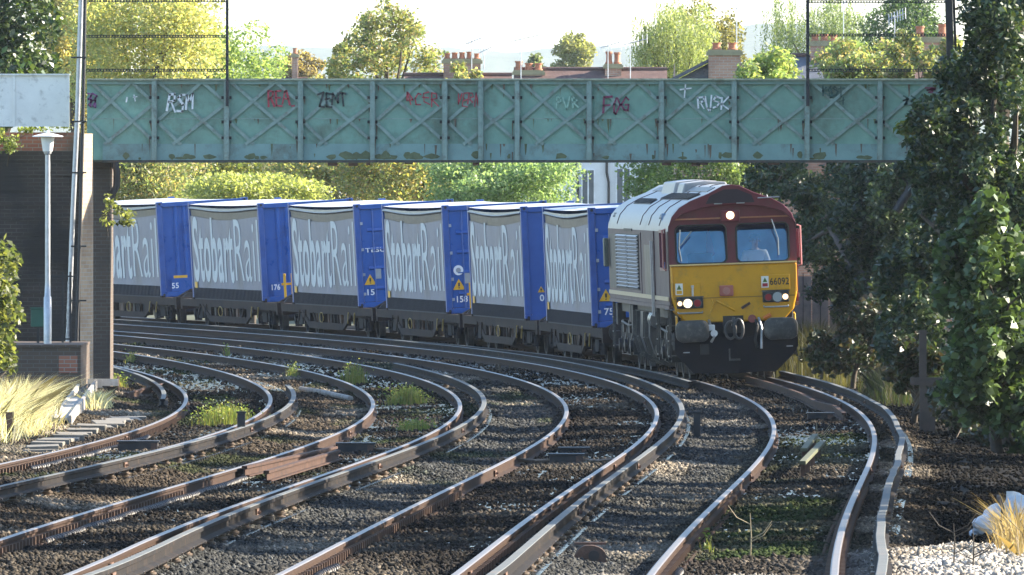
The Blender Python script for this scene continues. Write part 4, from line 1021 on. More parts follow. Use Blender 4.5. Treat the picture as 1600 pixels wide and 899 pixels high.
    for x, z in ((-1.155, 1.70), (.535, 1.79)):
        lb = MB().box(x, x + .145, -.092, -.086, z, z + .225).build('warning_label', WHITE, root)
        MB().add([(x+.025, -.094, z+.105), (x+.12, -.094, z+.105), (x+.0725, -.094, z+.20)], [(0,1,2)]).build('label_triangle', M('label green', (.12, .22, .03), .5), lb)
        MB().box(x+.02, x+.125, -.0955, -.0925, z+.02, z+.085).build('label_text', YEL if x < 0 else REDJ, lb)
        MB().box(x+.066, x+.079, -.0965, -.0945, z+.12, z+.165).build('label_mark', BLACK, lb)
    for x0, z0, lamps in ((-1.14, 1.43, ((-1.08, .045, LIT2), (-.925, .085, LIT), (-.735, .07, REDL))), (.55, 1.50, ((.66, .065, REDL), (.84, .095, LENS), (.995, .055, LIT2)))):
        c = MB().box(x0, x0 + .52, -.13, -.062, z0, z0 + .21).build('headlight_cluster', RUBBER, root, bevel=.015)
        MB().box(x0 - .012, x0 + .532, -.12, -.063, z0 + .211, z0 + .235).build('hood', BUFF, c)
        for x, r, m_ in lamps:
            MB().cyl((x, -.15, z0 + .10), (x, -.132, z0 + .10), r, n=18).build('lamp', m_, c)
            MB().cyl((x, -.14, z0 + .10), (x, -.1305, z0 + .10), r + .02, n=18).build('lamp_rim', BUFF, c)
        mb = MB(); mb.tube([(x0 + .02, -.07, z0 - .07), (x0 + .02, -.16, z0 - .09), (x0 + .50, -.16, z0 - .09), (x0 + .50, -.07, z0 - .07)], .016, 6); mb.build('step_bar', GALV, root)
    MB().box(-.29, -.02, -.12, -.062, 1.65, 1.86).build('socket_box', M('faded red paint', (.42, .13, .10), .5, dirt=(.2, .1, .08)), root, bevel=.015)
    MB().cyl((-.155, -.135, 1.75), (-.155, -.1205, 1.75), .075, n=14).build('socket_cover', M('pale red', (.45, .2, .17), .5), root)
    mb = MB(); mb.tube([(-.82, -.09, 1.67), (-.82, -.10, 1.84)], .022, 6); mb.cyl((-.82, -.10, 1.84), (-.82, -.10, 1.88), .03); mb.build('lamp_iron', GALV, root)
    mb = MB(); mb.tube([(-.46, -.12, 1.60), (-.42, -.14, 1.50), (-.36, -.14, 1.56), (-.20, -.14, 1.47), (.0, -.12, 1.36)], .02, 6); mb.tube([(-.42, -.12, 1.50), (-.48, -.12, 1.33)], .018, 6); mb.build('uncoupling_lever', YNOSE, root)
    MB().bar((.13, -.10, 1.40), (.30, -.10, 1.50), .05, .03, up=(0, 1, 0)).build('handle', RUST, root)
    # buffer beam, coupling, hoses
    MB().box(-1.15, 1.15, -.02, .4, .70, 1.138).build('buffer_beam', PLOUGH, root)
    MB().box(-.24, .16, -.075, -.021, .92, 1.26).build('coupling_recess', BLACK, root)
    mb = MB(); mb.bar((-.05, -.08, 1.12), (-.05, -.36, 1.10), .07, .10); mb.bar((-.05, -.36, 1.08), (-.05, -.30, 1.22), .06, .08)
    mb.tube([(-.12 + .10*math.cos(a), -.36, .98 + .17*math.sin(a)) for a in np.linspace(0, 2*math.pi, 17)], .028, 7); mb.tube([(.04 + .09*math.cos(a), -.38, 1.0 + .19*math.sin(a)) for a in np.linspace(0, 2*math.pi, 17)], .03, 7)
    mb.build('screw_coupling', BUFF, root, smooth=True)
    for pts, m_ in (([(-.52, -.10, 1.18), (-.50, -.30, 1.08), (-.44, -.34, .86), (-.50, -.30, .76)], GALV), ([(.40, -.10, 1.16), (.42, -.30, 1.05), (.36, -.34, .78), (.40, -.30, .62)], RUBBER), ([(.46, -.10, 1.20), (.50, -.28, 1.0), (.48, -.30, .60)], GALV), ([(-.60, -.10, 1.16), (-.62, -.28, 1.0), (-.56, -.30, .9)], RUBBER)):
        mb = MB(); mb.tube([Vector(p) for p in pts], .028, 8); mb.build('air_hose', m_, root, smooth=True)
    MB().box(-.62, -.42, -.34, -.20, .98, 1.10).build('hose_coupling', WHITE, root, bevel=.02)
    MB().cyl((-.44, -.36, .93), (-.44, -.28, .93), .07, n=12).build('hose_coupling', WHITE, root)
    MB().cyl((.33, -.12, 1.19), (.33, -.06, 1.19), .08, n=12).build('socket_cover', M('dull red cap', (.30, .08, .07), .5), root)
    MB().tube([(.56, -.08, 1.19), (.70, -.09, 1.26)], .035, 8).build('orange_tap', M('orange red paint', (.75, .22, .05), .4), root, smooth=True)
    for sg in (-1, 1):
        mb = MB(); mb.cyl((sg*.87, -.02, .985), (sg*.87, -.40, .985), .15, n=16); mb.cyl((sg*.87, -.03, .985), (sg*.87, -.2, .985), .21, n=16)
        bsh = mb.build('buffer', PLOUGH, root, smooth=True)
        mb = MB(); pr = rrect(sg*.87 - .33, sg*.87 + .33, .985 - .215, .985 + .215, .15, 6); n = len(pr); c = (sg*.87, .985)
        vs = [(c[0] + (x-c[0])*s_, y, c[1] + (z-c[1])*s_) for y, s_ in ((-.40, .97), (-.43, 1.0), (-.46, .985), (-.48, .8), (-.488, .4)) for x, z in pr]
        fs = [(i*n+k, i*n+(k+1) % n, (i+1)*n+(k+1) % n, (i+1)*n+k) for i in range(4) for k in range(n)] + [tuple(range(n))[::-1], tuple(4*n+k for k in range(n))]
        mb.add(vs, fs).build('buffer_head', BUFF, bsh, smooth=True)
        MB().tube([(sg*1.16, -.05, 1.28), (sg*1.16, -.20, 1.26), (sg*1.16, -.20, .9)], .02, 6).build('hand_rail', YNOSE, root)
    mb = MB(); out = [(-1.21, .98), (-1.21, .56), (-.86, .16), (0, .13), (.78, .16), (1.10, .46), (1.21, .62), (1.21, 1.0), (0, .80)]
    yy = [-.16, -.18, -.22, -.27, -.22, -.20, -.18, -.14, -.24]
    n = len(out); mb.add([(x, y, z) for (x, z), y in zip(out, yy)] + [(x, y + .04, z) for (x, z), y in zip(out, yy)],
        [(0,1,2,8),(2,3,8),(3,4,8),(4,5,6,8),(6,7,8)] + [(n+8,n+2,n+1,n+0),(n+8,n+3,n+2),(n+8,n+4,n+3),(n+8,n+6,n+5,n+4),(n+8,n+7,n+6)] + [(i,(i+1) % n,n+(i+1) % n,n+i) for i in range(n)])
    mb.build('snowplough', PLOUGH, root)
    for (x, z) in ((-1.05, .56), (.98, .62)): MB().box(x, x + .12, -.33, -.22, z, z + .02).build('plough_step', GALV, root)
    MB().box(-.16, .06, -.33, -.29, .38, .42).box(-.16, -.13, -.33, -.29, .42, .62).build('plough_bracket', BUFF, root)
    MB().box(-.72, -.55, -.36, -.32, .52, .72).build('plough_plate', STEEL_DK, root)
    # cab interior
    MB().box(-1.22, 1.22, 2.6, 2.64, 1.45, 3.3).build('cab_back_wall', CABIN, root)
    MB().box(-1.22, 1.22, .1, 2.6, 1.40, 1.45).build('cab_floor', CABIN, root)
    MB().box(-1.2, 1.2, .20, .62, 2.20, 2.28).box(-1.2, 1.2, .10, .50, 1.46, 2.199).build('cab_desk', SEATM, root)
    for x in (.52, -.55):
        MB().box(x - .25, x + .25, 1.05, 1.5, 1.86, 1.97).box(x - .24, x + .24, 1.47, 1.58, 1.98, 2.50).build('cab_seat', SEATM, root, bevel=.03)
        MB().cyl((x, 1.28, 1.451), (x, 1.28, 1.859), .06).build('seat_pedestal', BLACK, root)
    mb = MB(); mb.prism([(-.36, 2.42), (-.26, 2.40), (-.20, 2.46), (-.24, 2.72), (-.30, 2.95), (-.35, 2.9), (-.36, 2.6)], 2.5, 2.58); mb.build('hanging_jacket', REDJ, root)
    # left and right sides: louvres, doors, stripe, solebar
    for sg in (-1, 1):
        X = sg*1.271
        MB().box(sg*1.255, sg*1.275, 10.0, 17.8, 1.72, 2.86).build('louvre_backing', BLACK, root)
        mb = MB()
        for k in range(15):
            z = 1.74 + k * .074; mb.add([(X + sg*.006, y, zz) for y in (10.05, 13.8, 14.0, 17.75) for zz in (z,)] + [(X + sg*.055, y, z + .04) for y in (10.05, 13.8, 14.0, 17.75)] + [(X + sg*.01, y, z + .062) for y in (10.05, 13.8, 14.0, 17.75)],
                                       [(0,1,5,4),(2,3,7,6),(4,5,9,8),(6,7,11,10)])
        mb.build('louvre_grille', M('louvre slats', (.52, .48, .46), .4, var=.1), root)
        MB().box(X - .003*sg, X + sg*.012, 18.0, 20.7, 1.72, 2.84).build('intake_panel', M('dark intake', (.035, .035, .038), .5), root)
        MB().box(X - .003*sg, X + sg*.010, 5.2, 8.0, 1.64, 2.66).build('side_door', M('dark door', (.04, .042, .045), .4), root)
        MB().box(X - .003*sg, X + sg*.014, 9.2, 9.35, 1.6, 2.9).box(X - .003*sg, X + sg*.02, 4.55, 4.75, 1.55, 2.95).build('door_pillar', SIDEM, root)
        for y in (4.9, 4.35): MB().tube([(X + sg*.05, y, 1.25), (X + sg*.06, y, 2.75)], .02, 6).build('door_hand_rail', GALV, root)
        MB().box(X + sg*.001, X + sg*.022, .1, LL - .1, 1.585, 1.665).build('gold_stripe', GOLD, root)
        MB().box(sg*1.20, sg*1.283, .05, LL - .05, 1.42, 1.495).build('solebar', SIDEM, root)
        MB().box(X, X + sg*.016, 12.2, 15.0, 2.92, 2.97).build('cantrail_vent', BLACK, root)
        MB().box(sg*1.30, sg*1.40, 20.5, 20.9, 2.15, 2.75).build('mirror', M('dull mirror shell', (.09, .10, .08), .5), root, bevel=.02)
        mb = MB(); mb.tube([(sg*1.29, .25, 2.2), (sg*1.36, .25, 2.22), (sg*1.36, .25, 2.98), (sg*1.29, .25, 3.0)], .02, 6); mb.build('cab_hand_rail', M('sunlit pink rail', (.50, .22, .22), .4), root)  # sunlit cab edge painted as pink on the rail
        MB().box(sg*1.30, sg*1.345, .45, .55, 2.35, 2.92).build('mirror', MAROON, root, bevel=.01)
    # roof fittings
    def on_roof(x):
        ax = abs(x); pr = HP[3:]
        for (a, za), (b, zb_) in zip(pr[:-1], pr[1:]):
            if b <= ax <= a: return za + (zb_ - za) * (ax - a) / (b - a)
        return 3.83
    for (x0, x1, y0, y1, m_) in ((-.78, -.52, 1.2, 10.5, BLACK), (-.95, -.80, 11, 17, BLACK), (-.40, -.24, 1.0, 19.5, BUFF), (.25, .5, 1.5, 18, BLACK), (-1.20, -1.16, 3.2, 3.9, BLACK), (-1.20, -1.16, 19.6, 20.4, BLACK)):
        z0, z1 = on_roof(x0) + .015, on_roof(x1) + .015
        mb = MB(); mb.add([(x0, y0, z0), (x1, y0, z1), (x1, y1, z1), (x0, y1, z0), (x0, y0, z0 - .04), (x1, y0, z1 - .04), (x1, y1, z1 - .04), (x0, y1, z0 - .04)], [(0,1,2,3),(7,6,5,4),(0,4,5,1),(1,5,6,2),(2,6,7,3),(3,7,4,0)])
        if m_ is BLACK and y1 - y0 > 2:
            y = y0 + .1
            while y < y1 - .1: mb.bar((x0 + .01, y, z0 + .012), (x1 - .01, y, z1 + .012), .05, .02); y += .22
        mb.build('roof_grille', m_, root)
    for (y0, y1, h) in ((8.0, 9.8, .14), (11.0, 15.0, .18)):
        MB().prism([(-.5, 3.60), (.5, 3.60), (.42, 3.80 + h * .5), (.0, 3.83 + h * .55), (-.42, 3.80 + h * .5)], y0, y1).build('roof_hatch', LROOF, root, bevel=.03)
    MB().box(-.2, .2, 16.0, 16.6, 3.78, 3.90).build('exhaust', BLACK, root)
    # underframe
    tk = [(-1.20, 1.30), (-1.22, .80), (-1.12, .46), (-.85, .27), (-.5, .22), (.5, .22), (.85, .27), (1.12, .46), (1.22, .80), (1.20, 1.30)]
    MB().prism(tk, 8.0, 13.4).build('fuel_tank', M('grimy fuel tank', (.065, .065, .07), .42, var=.3, scale=3, dirt=(.05, .045, .04)), root, smooth=True)
    for y in (8.6, 9.2, 11.5, 12.8):
        mb = MB(); pr = [(x*1.012, z if z > .9 else z - .012) for x, z in tk]
        for a, b in zip(pr[:-1], pr[1:]): mb.bar((a[0], y, a[1]), (b[0], y, b[1]), .12, .03, up=(0, 1, 0))
        mb.build('tank_strap', BUFF, root)
    for sg in (-1, 1):
        for y in (6.8, 7.35): MB().cyl((sg*1.12, y - .22, 1.16), (sg*1.12, y + .22, 1.16), .17, n=14).build('air_reservoir', M('grey reservoir', (.14, .14, .14), .35), root, smooth=True)
        for y, h_ in ((14.2, .5), (15.0, .35), (19.9, .45), (.9, .4)): MB().box(sg*1.02, sg*1.2, y, y + .55, 1.38 - h_, 1.39).build('equipment_box', STEEL_DK, root, bevel=.02)
        for y in (.85, 4.6, 20.4):
            mb = MB(); mb.bar((sg*1.22, y, 1.41), (sg*1.24, y, .45), .04, .03); mb.bar((sg*1.22, y + .45, 1.41), (sg*1.24, y + .45, .45), .04, .03)
            for z in (.48, .78, 1.08): mb.box(sg*1.12, sg*1.26, y, y + .45, z, z + .025)
            mb.build('cab_steps', BUFF, root)
    MB().box(-1.1, 1.1, .4, LL, 1.22, 1.419).build('main_frame', BLACK, root)
    for yb in (4.0, 17.2):
        bo = MB()
        for sg in (-1, 1):
            bo.box(sg*.98, sg*1.10, yb - 2.75, yb + 2.75, .62, .88)
            for q in (-2.05, 0, 2.05):
                bo.box(sg*.96, sg*1.16, yb + q - .17, yb + q + .17, .36, .70); bo.cyl((sg*1.10, yb + q, .53), (sg*1.22, yb + q, .53), .13, n=12)
                for e in (-.32, .32): bo.cyl((sg*1.06, yb + q + e, .60), (sg*1.06, yb + q + e, .92), .085, n=10)
            for q in (-1.05, 1.05):
                bo.bar((sg*1.08, yb + q - .5, .95), (sg*1.14, yb + q + .3, .50), .06, .09); bo.box(sg*1.0, sg*1.18, yb + q - .2, yb + q + .2, .80, 1.06)
            bo.tube([(sg*1.12, yb - 2.6, 1.0), (sg*1.18, yb - 1.4, .95), (sg*1.18, yb + 1.3, 1.02), (sg*1.12, yb + 2.6, .95)], .025, 6)
        bo.box(-.95, .95, yb - .3, yb + .3, .6, .9); bo.box(-.95, .95, yb - 2.75, yb - 2.6, .6, .85)
        b = bo.build('bogie', STEEL_DK, root)
        for q in (-2.05, 0, 2.05): wheelset(b, yb + q, .53)
        for sg in (-1, 1):
            for q in (-2.75, -1.4, .7):
                MB().bar((sg*.80, yb + q, .62), (sg*.80, yb + q - .1, .12), .10, .05).build('sand_pipe', BUFF, b)
    driver(mtx, .52, 1.28, 1.97)
loco()

# ------------------------------------------------------------ foliage
def leaves(name, pts, size, cols, mat, parent, nrm=None, hang=0., seed=0, aspect=.55):
    g = np.random.default_rng(seed); n = len(pts)
    nv = g.normal(size=(n, 3)); nv[:, 2] = np.abs(nv[:, 2]) + .25
    if nrm is not None: nv = nv * .55 + nrm * .8
    nv /= np.linalg.norm(nv, axis=1, keepdims=True) + 1e-9
    u = g.normal(size=(n, 3)); u[:, 2] -= hang
    u -= nv * (u * nv).sum(1, keepdims=True); u /= np.linalg.norm(u, axis=1, keepdims=True) + 1e-9
    v = np.cross(nv, u); L = size * g.uniform(.6, 1.25, (n, 1)); W = L * aspect; f = L * g.uniform(-.05, .22, (n, 1))
    V = np.stack([pts - u * L * .5, pts + v * W * .5 + nv * f, pts + u * L * .5, pts - v * W * .5 + nv * f], 1).reshape(-1, 3)
    Fc = np.arange(n * 4).reshape(n, 4)
    cols = np.array(cols); k = g.integers(0, len(cols), n); c = cols[k] * g.uniform(.75, 1.25, (n, 1))
    return np_mesh(name, V, Fc, mat, parent, np.repeat(c, 4, 0))
def blob_points(blobs, n, g, shell=.45):
    vol = np.array([b[3] * b[4] * b[5] for b in blobs]) ** .75; cnt = np.maximum(8, (n * vol / vol.sum()).astype(int)); P_, N_ = [], []
    for b, c in zip(blobs, cnt):
        d = g.normal(size=(c, 3)); d /= np.linalg.norm(d, axis=1, keepdims=True)
        r = (shell + (1 - shell) * g.uniform(0, 1, (c, 1)) ** .6) * (1 + .12 * g.normal(size=(c, 1)))
        P_.append(np.array(b[:3]) + d * r * np.array(b[3:6])); N_.append(d)
    return np.concatenate(P_), np.concatenate(N_)
BARK = M('bark', (.075, .058, .042), .85, var=.35, scale=12, bump=.5)
def grow(root, base, blobs, trunk_r, seed, limbs=9):
    r_ = random.Random(seed); mb = MB()
    tops = sorted(blobs, key=lambda b: -b[2])[:max(1, len(blobs) // 3)]
    apex = Vector((sum(b[0] for b in blobs) / len(blobs), sum(b[1] for b in blobs) / len(blobs), max(b[2] for b in blobs) * .8 + .2 * base.z))
    mid = base.lerp(apex, .45) + Vector((r_.uniform(-.2, .2), r_.uniform(-.2, .2), 0))
    mb.tube([base - Vector((0, 0, .3)), base + (mid - base) * .4, mid, apex], [trunk_r * 1.25, trunk_r, trunk_r * .75, trunk_r * .2], 9)
    for b in r_.sample(blobs, min(limbs, len(blobs))):
        e = Vector(b[:3]); s_ = base.lerp(apex, min(.9, max(.12, (e.z - base.z) / max(.5, apex.z - base.z) * .6)))
        m = s_.lerp(e, .5) + Vector((r_.uniform(-.15, .15), r_.uniform(-.15, .15), .12 * (e - s_).length))
        mb.tube([s_, m, e], [trunk_r * .45, trunk_r * .28, trunk_r * .08], 6)
    return mb.build('trunk', BARK, root, smooth=True)
def tree(cat, label, blobs, base, n, leaf, cols, seed, trunk_r=.14, mat=None, group=None, hang=0., shell=.45, name=None, limbs=9, aspect=.55):
    root = empty(name or cat.replace(' ', '_'), tuple(base), label, cat, group); b = Vector(base)
    lb = [(q[0] - b.x, q[1] - b.y, q[2] - b.z, *q[3:]) for q in blobs]
    g = np.random.default_rng(seed); p, nn = blob_points(lb, n, g, shell)
    p = p[p[:, 2] > -.1] if True else p
    o = leaves('crown', p, leaf, cols, mat or LEAF, root, hang=hang, seed=seed + 1, aspect=aspect)
    grow(root, Vector((0, 0, 0)), lb, trunk_r, seed, limbs)
    return root
def crown_blobs(x0, x1, y0, y1, D, k, seed, rel=.2, depth=None, shape='round'):
    """k clumps spread through an uneven crown whose outline fills the photo box"""
    r_ = random.Random(seed); cx, w_ = (PX(x0, D) + PX(x1, D)) / 2, (PX(x1, D) - PX(x0, D)) / 2
    zt, zb_ = PZ(y0, D), PZ(y1, D); h = (zt - zb_) / 2; cz = (zt + zb_) / 2; dp = depth or w_; out = []
    while len(out) < k:
        a, b, c = r_.uniform(-1, 1), r_.uniform(-1, 1), r_.uniform(-1, 1)
        if abs(a)**3 + abs(b)**3 + abs(c)**3 > 1 or a*a + b*b + c*c < .08: continue
        if shape == 'cone': q = 1 - .75 * (c + 1) / 2; a, b = a * q * 1.3, b * q * 1.3
        rr = rel * r_.uniform(.7, 1.35)
        out.append((cx + a * w_ * (1 - rr * .6), D + b * dp, cz + c * h * (1 - rr * .6), rr * w_ * r_.uniform(.9, 1.3), rr * dp, rr * min(h, w_ * 1.3) * r_.uniform(.8, 1.1)))
    return out
def base_of(x0, x1, D, z=None): return (PX((x0 + x1) / 2, D), D, (gz(PX((x0 + x1) / 2, D), D) - .05) if z is None else z)

YG = [(.34, .36, .15), (.42, .40, .17), (.26, .31, .14), (.44, .40, .17)]  # background leaf palettes paled to imitate haze and glare
LG = [(.25, .33, .12), (.32, .39, .15), (.19, .27, .10)]
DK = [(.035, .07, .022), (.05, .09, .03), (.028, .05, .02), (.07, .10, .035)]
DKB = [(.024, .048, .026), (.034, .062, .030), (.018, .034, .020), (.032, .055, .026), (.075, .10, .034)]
OG = [(.17, .22, .09), (.24, .26, .10), (.32, .25, .13), (.30, .30, .13), (.14, .18, .09)]
WL = [(.25, .29, .12), (.30, .33, .14), (.20, .25, .10)]
WL2 = [(.15, .20, .09), (.20, .25, .11)]
BG = 'trees standing behind the bridge'
# above the bridge, left to right
tree('tree', 'dark broad leaved tree at the far left above the panel parapet', crown_blobs(-120, 98, -80, 210, 345, 44, 1, .28), base_of(-60, 20, 345), 11000, .20, DK + [(.10, .14, .04)], 1, .18, group=BG, mat=LEAFD)
tree('tree', 'big yellow green tree behind the left mesh screen', crown_blobs(90, 345, -80, 225, 480, 70, 2, .28), base_of(150, 260, 480, 0), 30000, .15, YG, 2, .22, group=BG)
tree('tree', 'yellow autumn tree between the dark tree and the mesh screen', crown_blobs(50, 200, -60, 225, 500, 44, 3, .32), base_of(80, 140, 500, 0), 17000, .15, [(.38, .34, .14), (.44, .36, .14), (.30, .30, .13)], 3, .2, group=BG)
tree('tree', 'fresh light green tree right of the left mesh screen', crown_blobs(290, 455, 30, 235, 494, 44, 4, .28), base_of(330, 400, 494, 0), 16000, .14, LG, 4, .2, group=BG)
tree('tree', 'small brownish hazy tree beyond the light green tree', crown_blobs(425, 505, 76, 150, 760, 14, 5, .34), base_of(440, 480, 760, 0), 3500, .22, [(.26, .20, .09), (.22, .18, .08)], 5, .2, group=BG)
tree('tree', 'loose tree with green and orange leaves over the middle of the bridge', crown_blobs(478, 735, 2, 225, 492, 110, 6, .125, shape='cone'), base_of(580, 640, 492, 0), 10500, .155, OG, 6, .16, group=BG, shell=.05)
tree('tree', 'low side tree with orange leaves left of the middle chimneys', crown_blobs(478, 572, 60, 225, 496, 34, 61, .2), base_of(500, 540, 496, 0), 6000, .16, OG, 61, .12, group=BG, shell=.2)
tree('tree', 'leafy shrub top in front of the middle pink chimney', crown_blobs(690, 770, 90, 200, 474, 18, 62, .24), base_of(700, 750, 474, 0), 3000, .15, OG, 62, .10, group=BG, shell=.2)
tree('tree', 'hazy pale tree far behind the red roofed house', crown_blobs(858, 942, 52, 150, 900, 22, 7, .28), base_of(880, 920, 900, 0), 6000, .24, [(.20, .22, .08), (.24, .24, .10)], 7, .3, group=BG)
tree('tree', 'small round hazy tree left of the pale far tree', crown_blobs(826, 862, 78, 120, 880, 8, 71, .40), base_of(835, 850, 880, 0), 1800, .22, [(.14, .17, .08)], 71, .2, group=BG)
def willow(label, x0, x1, y0, D, cols, seed, n=60):
    g = random.Random(seed); root = empty('willow_tree', base_of(x0, x1, D, 0), label, 'tree', BG); b = Vector(root.location)
    blobs = crown_blobs(x0, x1, y0, 150, D, n, seed, .2); pts = []; w_ = (PX(x1, D) - PX(x0, D)) / 2
    for (cx, cy, cz, rx, ry, rz) in blobs:
        for _ in range(11):
            a = g.uniform(0, 6.28); r = g.random() ** .5; x, y = cx + rx * r * math.cos(a), cy + ry * r * math.sin(a); z = cz + rz * g.uniform(.2, .9) * (1 - r * .4)
            L_ = g.uniform(1.0, 2.6); sway = g.uniform(-.15, .15); k = int(L_ / .085)
            for i in range(k):
                t = i / k; pts.append((x + sway * t + (x - cx) * .35 * math.sqrt(t) + g.gauss(0, .035) - b.x, y + g.gauss(0, .05) - b.y, z - L_ * t + .12 * math.sin(3 * t) - b.z))
    pts = np.array(pts); pts = pts[pts[:, 2] > .2]
    leaves('crown', pts, .17, cols, LEAF, root, hang=2.5, seed=seed, aspect=.32)
    grow(root, Vector((0, 0, 0)), [(q[0]-b.x, q[1]-b.y, q[2]-b.z, *q[3:]) for q in blobs], .25, seed, 12)
willow('pale drooping willow left of the tall brick chimney', 982, 1125, -8, 640, WL, 8, 95)
willow('darker willow behind the right mesh screen', 1184, 1370, -18, 650, WL2, 9, 95)
tree('tree', 'olive tree tucked behind the pale willow', crown_blobs(1050, 1170, -5, 200, 700, 34, 10, .30), base_of(1090, 1130, 700, 0), 11000, .19, [(.15, .15, .05), (.19, .17, .06)], 10, .25, group=BG)
tree('tree', 'deep green tree at the top right behind the mesh screen', crown_blobs(1335, 1480, -30, 200, 600, 34, 11, .30), base_of(1380, 1430, 600, 0), 14000, .17, [(.06, .11, .04), (.09, .14, .05)], 11, .25, group=BG)
tree('shrub', 'bright leafy shrub top between the tall chimney and the right screen', crown_blobs(1148, 1265, 70, 220, 402, 28, 12, .28), base_of(1180, 1240, 402, 0), 7000, .15, LG + OG[:2], 12, .10, group=BG, shell=.25)
tree('shrub', 'yellowing leafy shrub in front of the right hand chimneys', crown_blobs(1262, 1445, 56, 220, 380, 44, 13, .24), base_of(1320, 1380, 380, 0), 12000, .14, OG + LG[:1], 13, .12, group=BG, shell=.25)
tree('shrub', 'leafy shrub at the right end of the bridge against the dark trees', crown_blobs(1380, 1500, 40, 150, 372, 20, 14, .26), base_of(1420, 1470, 372), 4200, .14, OG, 14, .12, group=BG, shell=.25)
# hedge seen under the bridge
HG = 'hedge shrubs behind the wagons'
for i, (x0, x1, y0, D, cols, n, lab) in enumerate([
    (150, 300, 245, 462, OG, 6000, 'mixed olive shrub behind the first wagon by the pier'), (250, 420, 250, 474, [(.14, .18, .05), (.20, .20, .06)], 6500, 'grey green shrub behind the second wagon'),
    (310, 480, 276, 452, [(.25, .29, .10), (.32, .34, .12)], 6500, 'low bright yellow green shrub above the second container'), (440, 580, 240, 470, OG, 6000, 'straggly brown green shrub with bare twigs behind the third container'),
    (550, 720, 236, 466, OG + [(.30, .26, .08)], 7000, 'golden green shrub behind the fourth container'), (690, 880, 240, 458, [(.17, .26, .13), (.22, .30, .15)], 8500, 'fresh green rounded shrub behind the fifth container'),
    (1045, 1190, 235, 424, [(.12, .18, .06), (.16, .21, .07)], 5000, 'leafy green shrub behind the locomotive roof'),
    (1005, 1140, 235, 448, [(.13, .20, .07), (.17, .23, .08)], 5000, 'soft green shrub right of the white house above the locomotive')]):
    tree('shrub', lab, crown_blobs(x0 - 30, x1 + 30, y0 - (28 if y0 < 270 else 6), 345, D, 52, 40 + i, .32), base_of(x0 + 40, x1 - 40, D, 0), int(n * 2.4), .14, cols, 40 + i, .08, group=HG, shell=.3)

# right hand trees and scrub
RG = 'dark trees along the right of the line'
def px_blobs(lst, D): return [(PX(x, D + dd), D + dd, PZ(y, D + dd), rx * D / F, rz, ry * D / F) for x, y, rx, ry, rz, dd in lst]
def sub_blobs(bl, k, seed, rel=.42):       # break big masses into clumps with gaps
    g = random.Random(seed); out = []
    for b in bl:
        for _ in range(k):
            a, c, e = g.gauss(0, .5), g.gauss(0, .5), g.gauss(0, .5); m = math.sqrt(a*a + c*c + e*e)
            if m > 1: a, c, e = a/m, c/m, e/m
            q = rel * g.uniform(.6, 1.3); out.append((b[0] + a*b[3], b[1] + c*b[4], b[2] + e*b[5], b[3]*q, b[4]*q, b[5]*q))
    return out
D = 238.
bl = px_blobs([(1590, -40, 90, 110, 2.2, 0), (1560, 120, 75, 90, 2., 0), (1620, 230, 130, 130, 2.4, 1), (1500, 215, 70, 60, 1.4, -1), (1590, 380, 110, 120, 2.2, 0), (1500, 330, 75, 80, 1.5, 2), (1640, 560, 110, 150, 2., 0), (1520, 130, 50, 60, 1.2, 1), (1470, 260, 55, 50, 1.1, 0)], D)
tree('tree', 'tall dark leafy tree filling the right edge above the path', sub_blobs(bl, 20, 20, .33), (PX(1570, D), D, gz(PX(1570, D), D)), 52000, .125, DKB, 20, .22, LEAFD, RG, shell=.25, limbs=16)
D = 231.
bl = px_blobs([(1545, 400, 65, 80, 1.1, 0), (1525, 490, 55, 90, 1., 0), (1580, 500, 75, 120, 1.2, 0), (1525, 590, 48, 60, .9, 0), (1575, 620, 65, 75, 1., 0), (1610, 670, 60, 60, .9, 0), (1505, 430, 35, 60, .7, 0)], D)
tree('shrub', 'sycamore scrub with big pale veined leaves at the right edge', sub_blobs(bl, 15, 21, .38), (PX(1560, D), D, gz(PX(1560, D), D)), 12500, .165, [(.05, .085, .03), (.075, .12, .045), (.10, .15, .06), (.04, .065, .025)], 21, .08, LEAFD, RG, shell=.3, limbs=14, aspect=.8)
D = 318.
bl = px_blobs([(1190, 275, 60, 40, 1.6, 22), (1270, 300, 75, 70, 1.8, 10), (1360, 290, 80, 80, 2., 0), (1290, 380, 60, 75, 1.6, 8), (1370, 400, 80, 90, 1.8, 0), (1420, 330, 70, 110, 1.6, -6), (1400, 480, 70, 70, 1.5, -4), (1330, 455, 55, 50, 1.2, 2), (1440, 210, 50, 80, 1.4, -4)], D)
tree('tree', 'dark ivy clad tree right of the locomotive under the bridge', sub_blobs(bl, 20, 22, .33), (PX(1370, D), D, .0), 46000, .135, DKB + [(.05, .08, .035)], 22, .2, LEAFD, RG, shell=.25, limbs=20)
D = 262.
bl = px_blobs([(1420, 420, 45, 70, 1.1, 0), (1450, 520, 50, 70, 1., 0), (1400, 540, 40, 50, .9, 4), (1470, 380, 45, 60, 1., 0), (1455, 300, 40, 50, 1., 2)], D)
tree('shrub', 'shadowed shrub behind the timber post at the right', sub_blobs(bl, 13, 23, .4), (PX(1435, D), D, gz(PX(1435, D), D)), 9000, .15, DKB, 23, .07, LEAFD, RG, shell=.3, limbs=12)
D = 246.
bl = px_blobs([(1440, 200, 32, 32, .7, 0), (1480, 190, 40, 30, .7, 0), (1450, 240, 30, 26, .6, 0)], D)
tree('tree', 'sunlit yellow green branches hanging over the right end of the bridge', sub_blobs(bl, 10, 24, .4), (PX(1530, D), D + 1, gz(PX(1530, D), D)), 1500, .14, [(.10, .12, .03), (.16, .16, .04), (.06, .09, .03)], 24, .06, LEAF, RG, shell=.2, limbs=12)
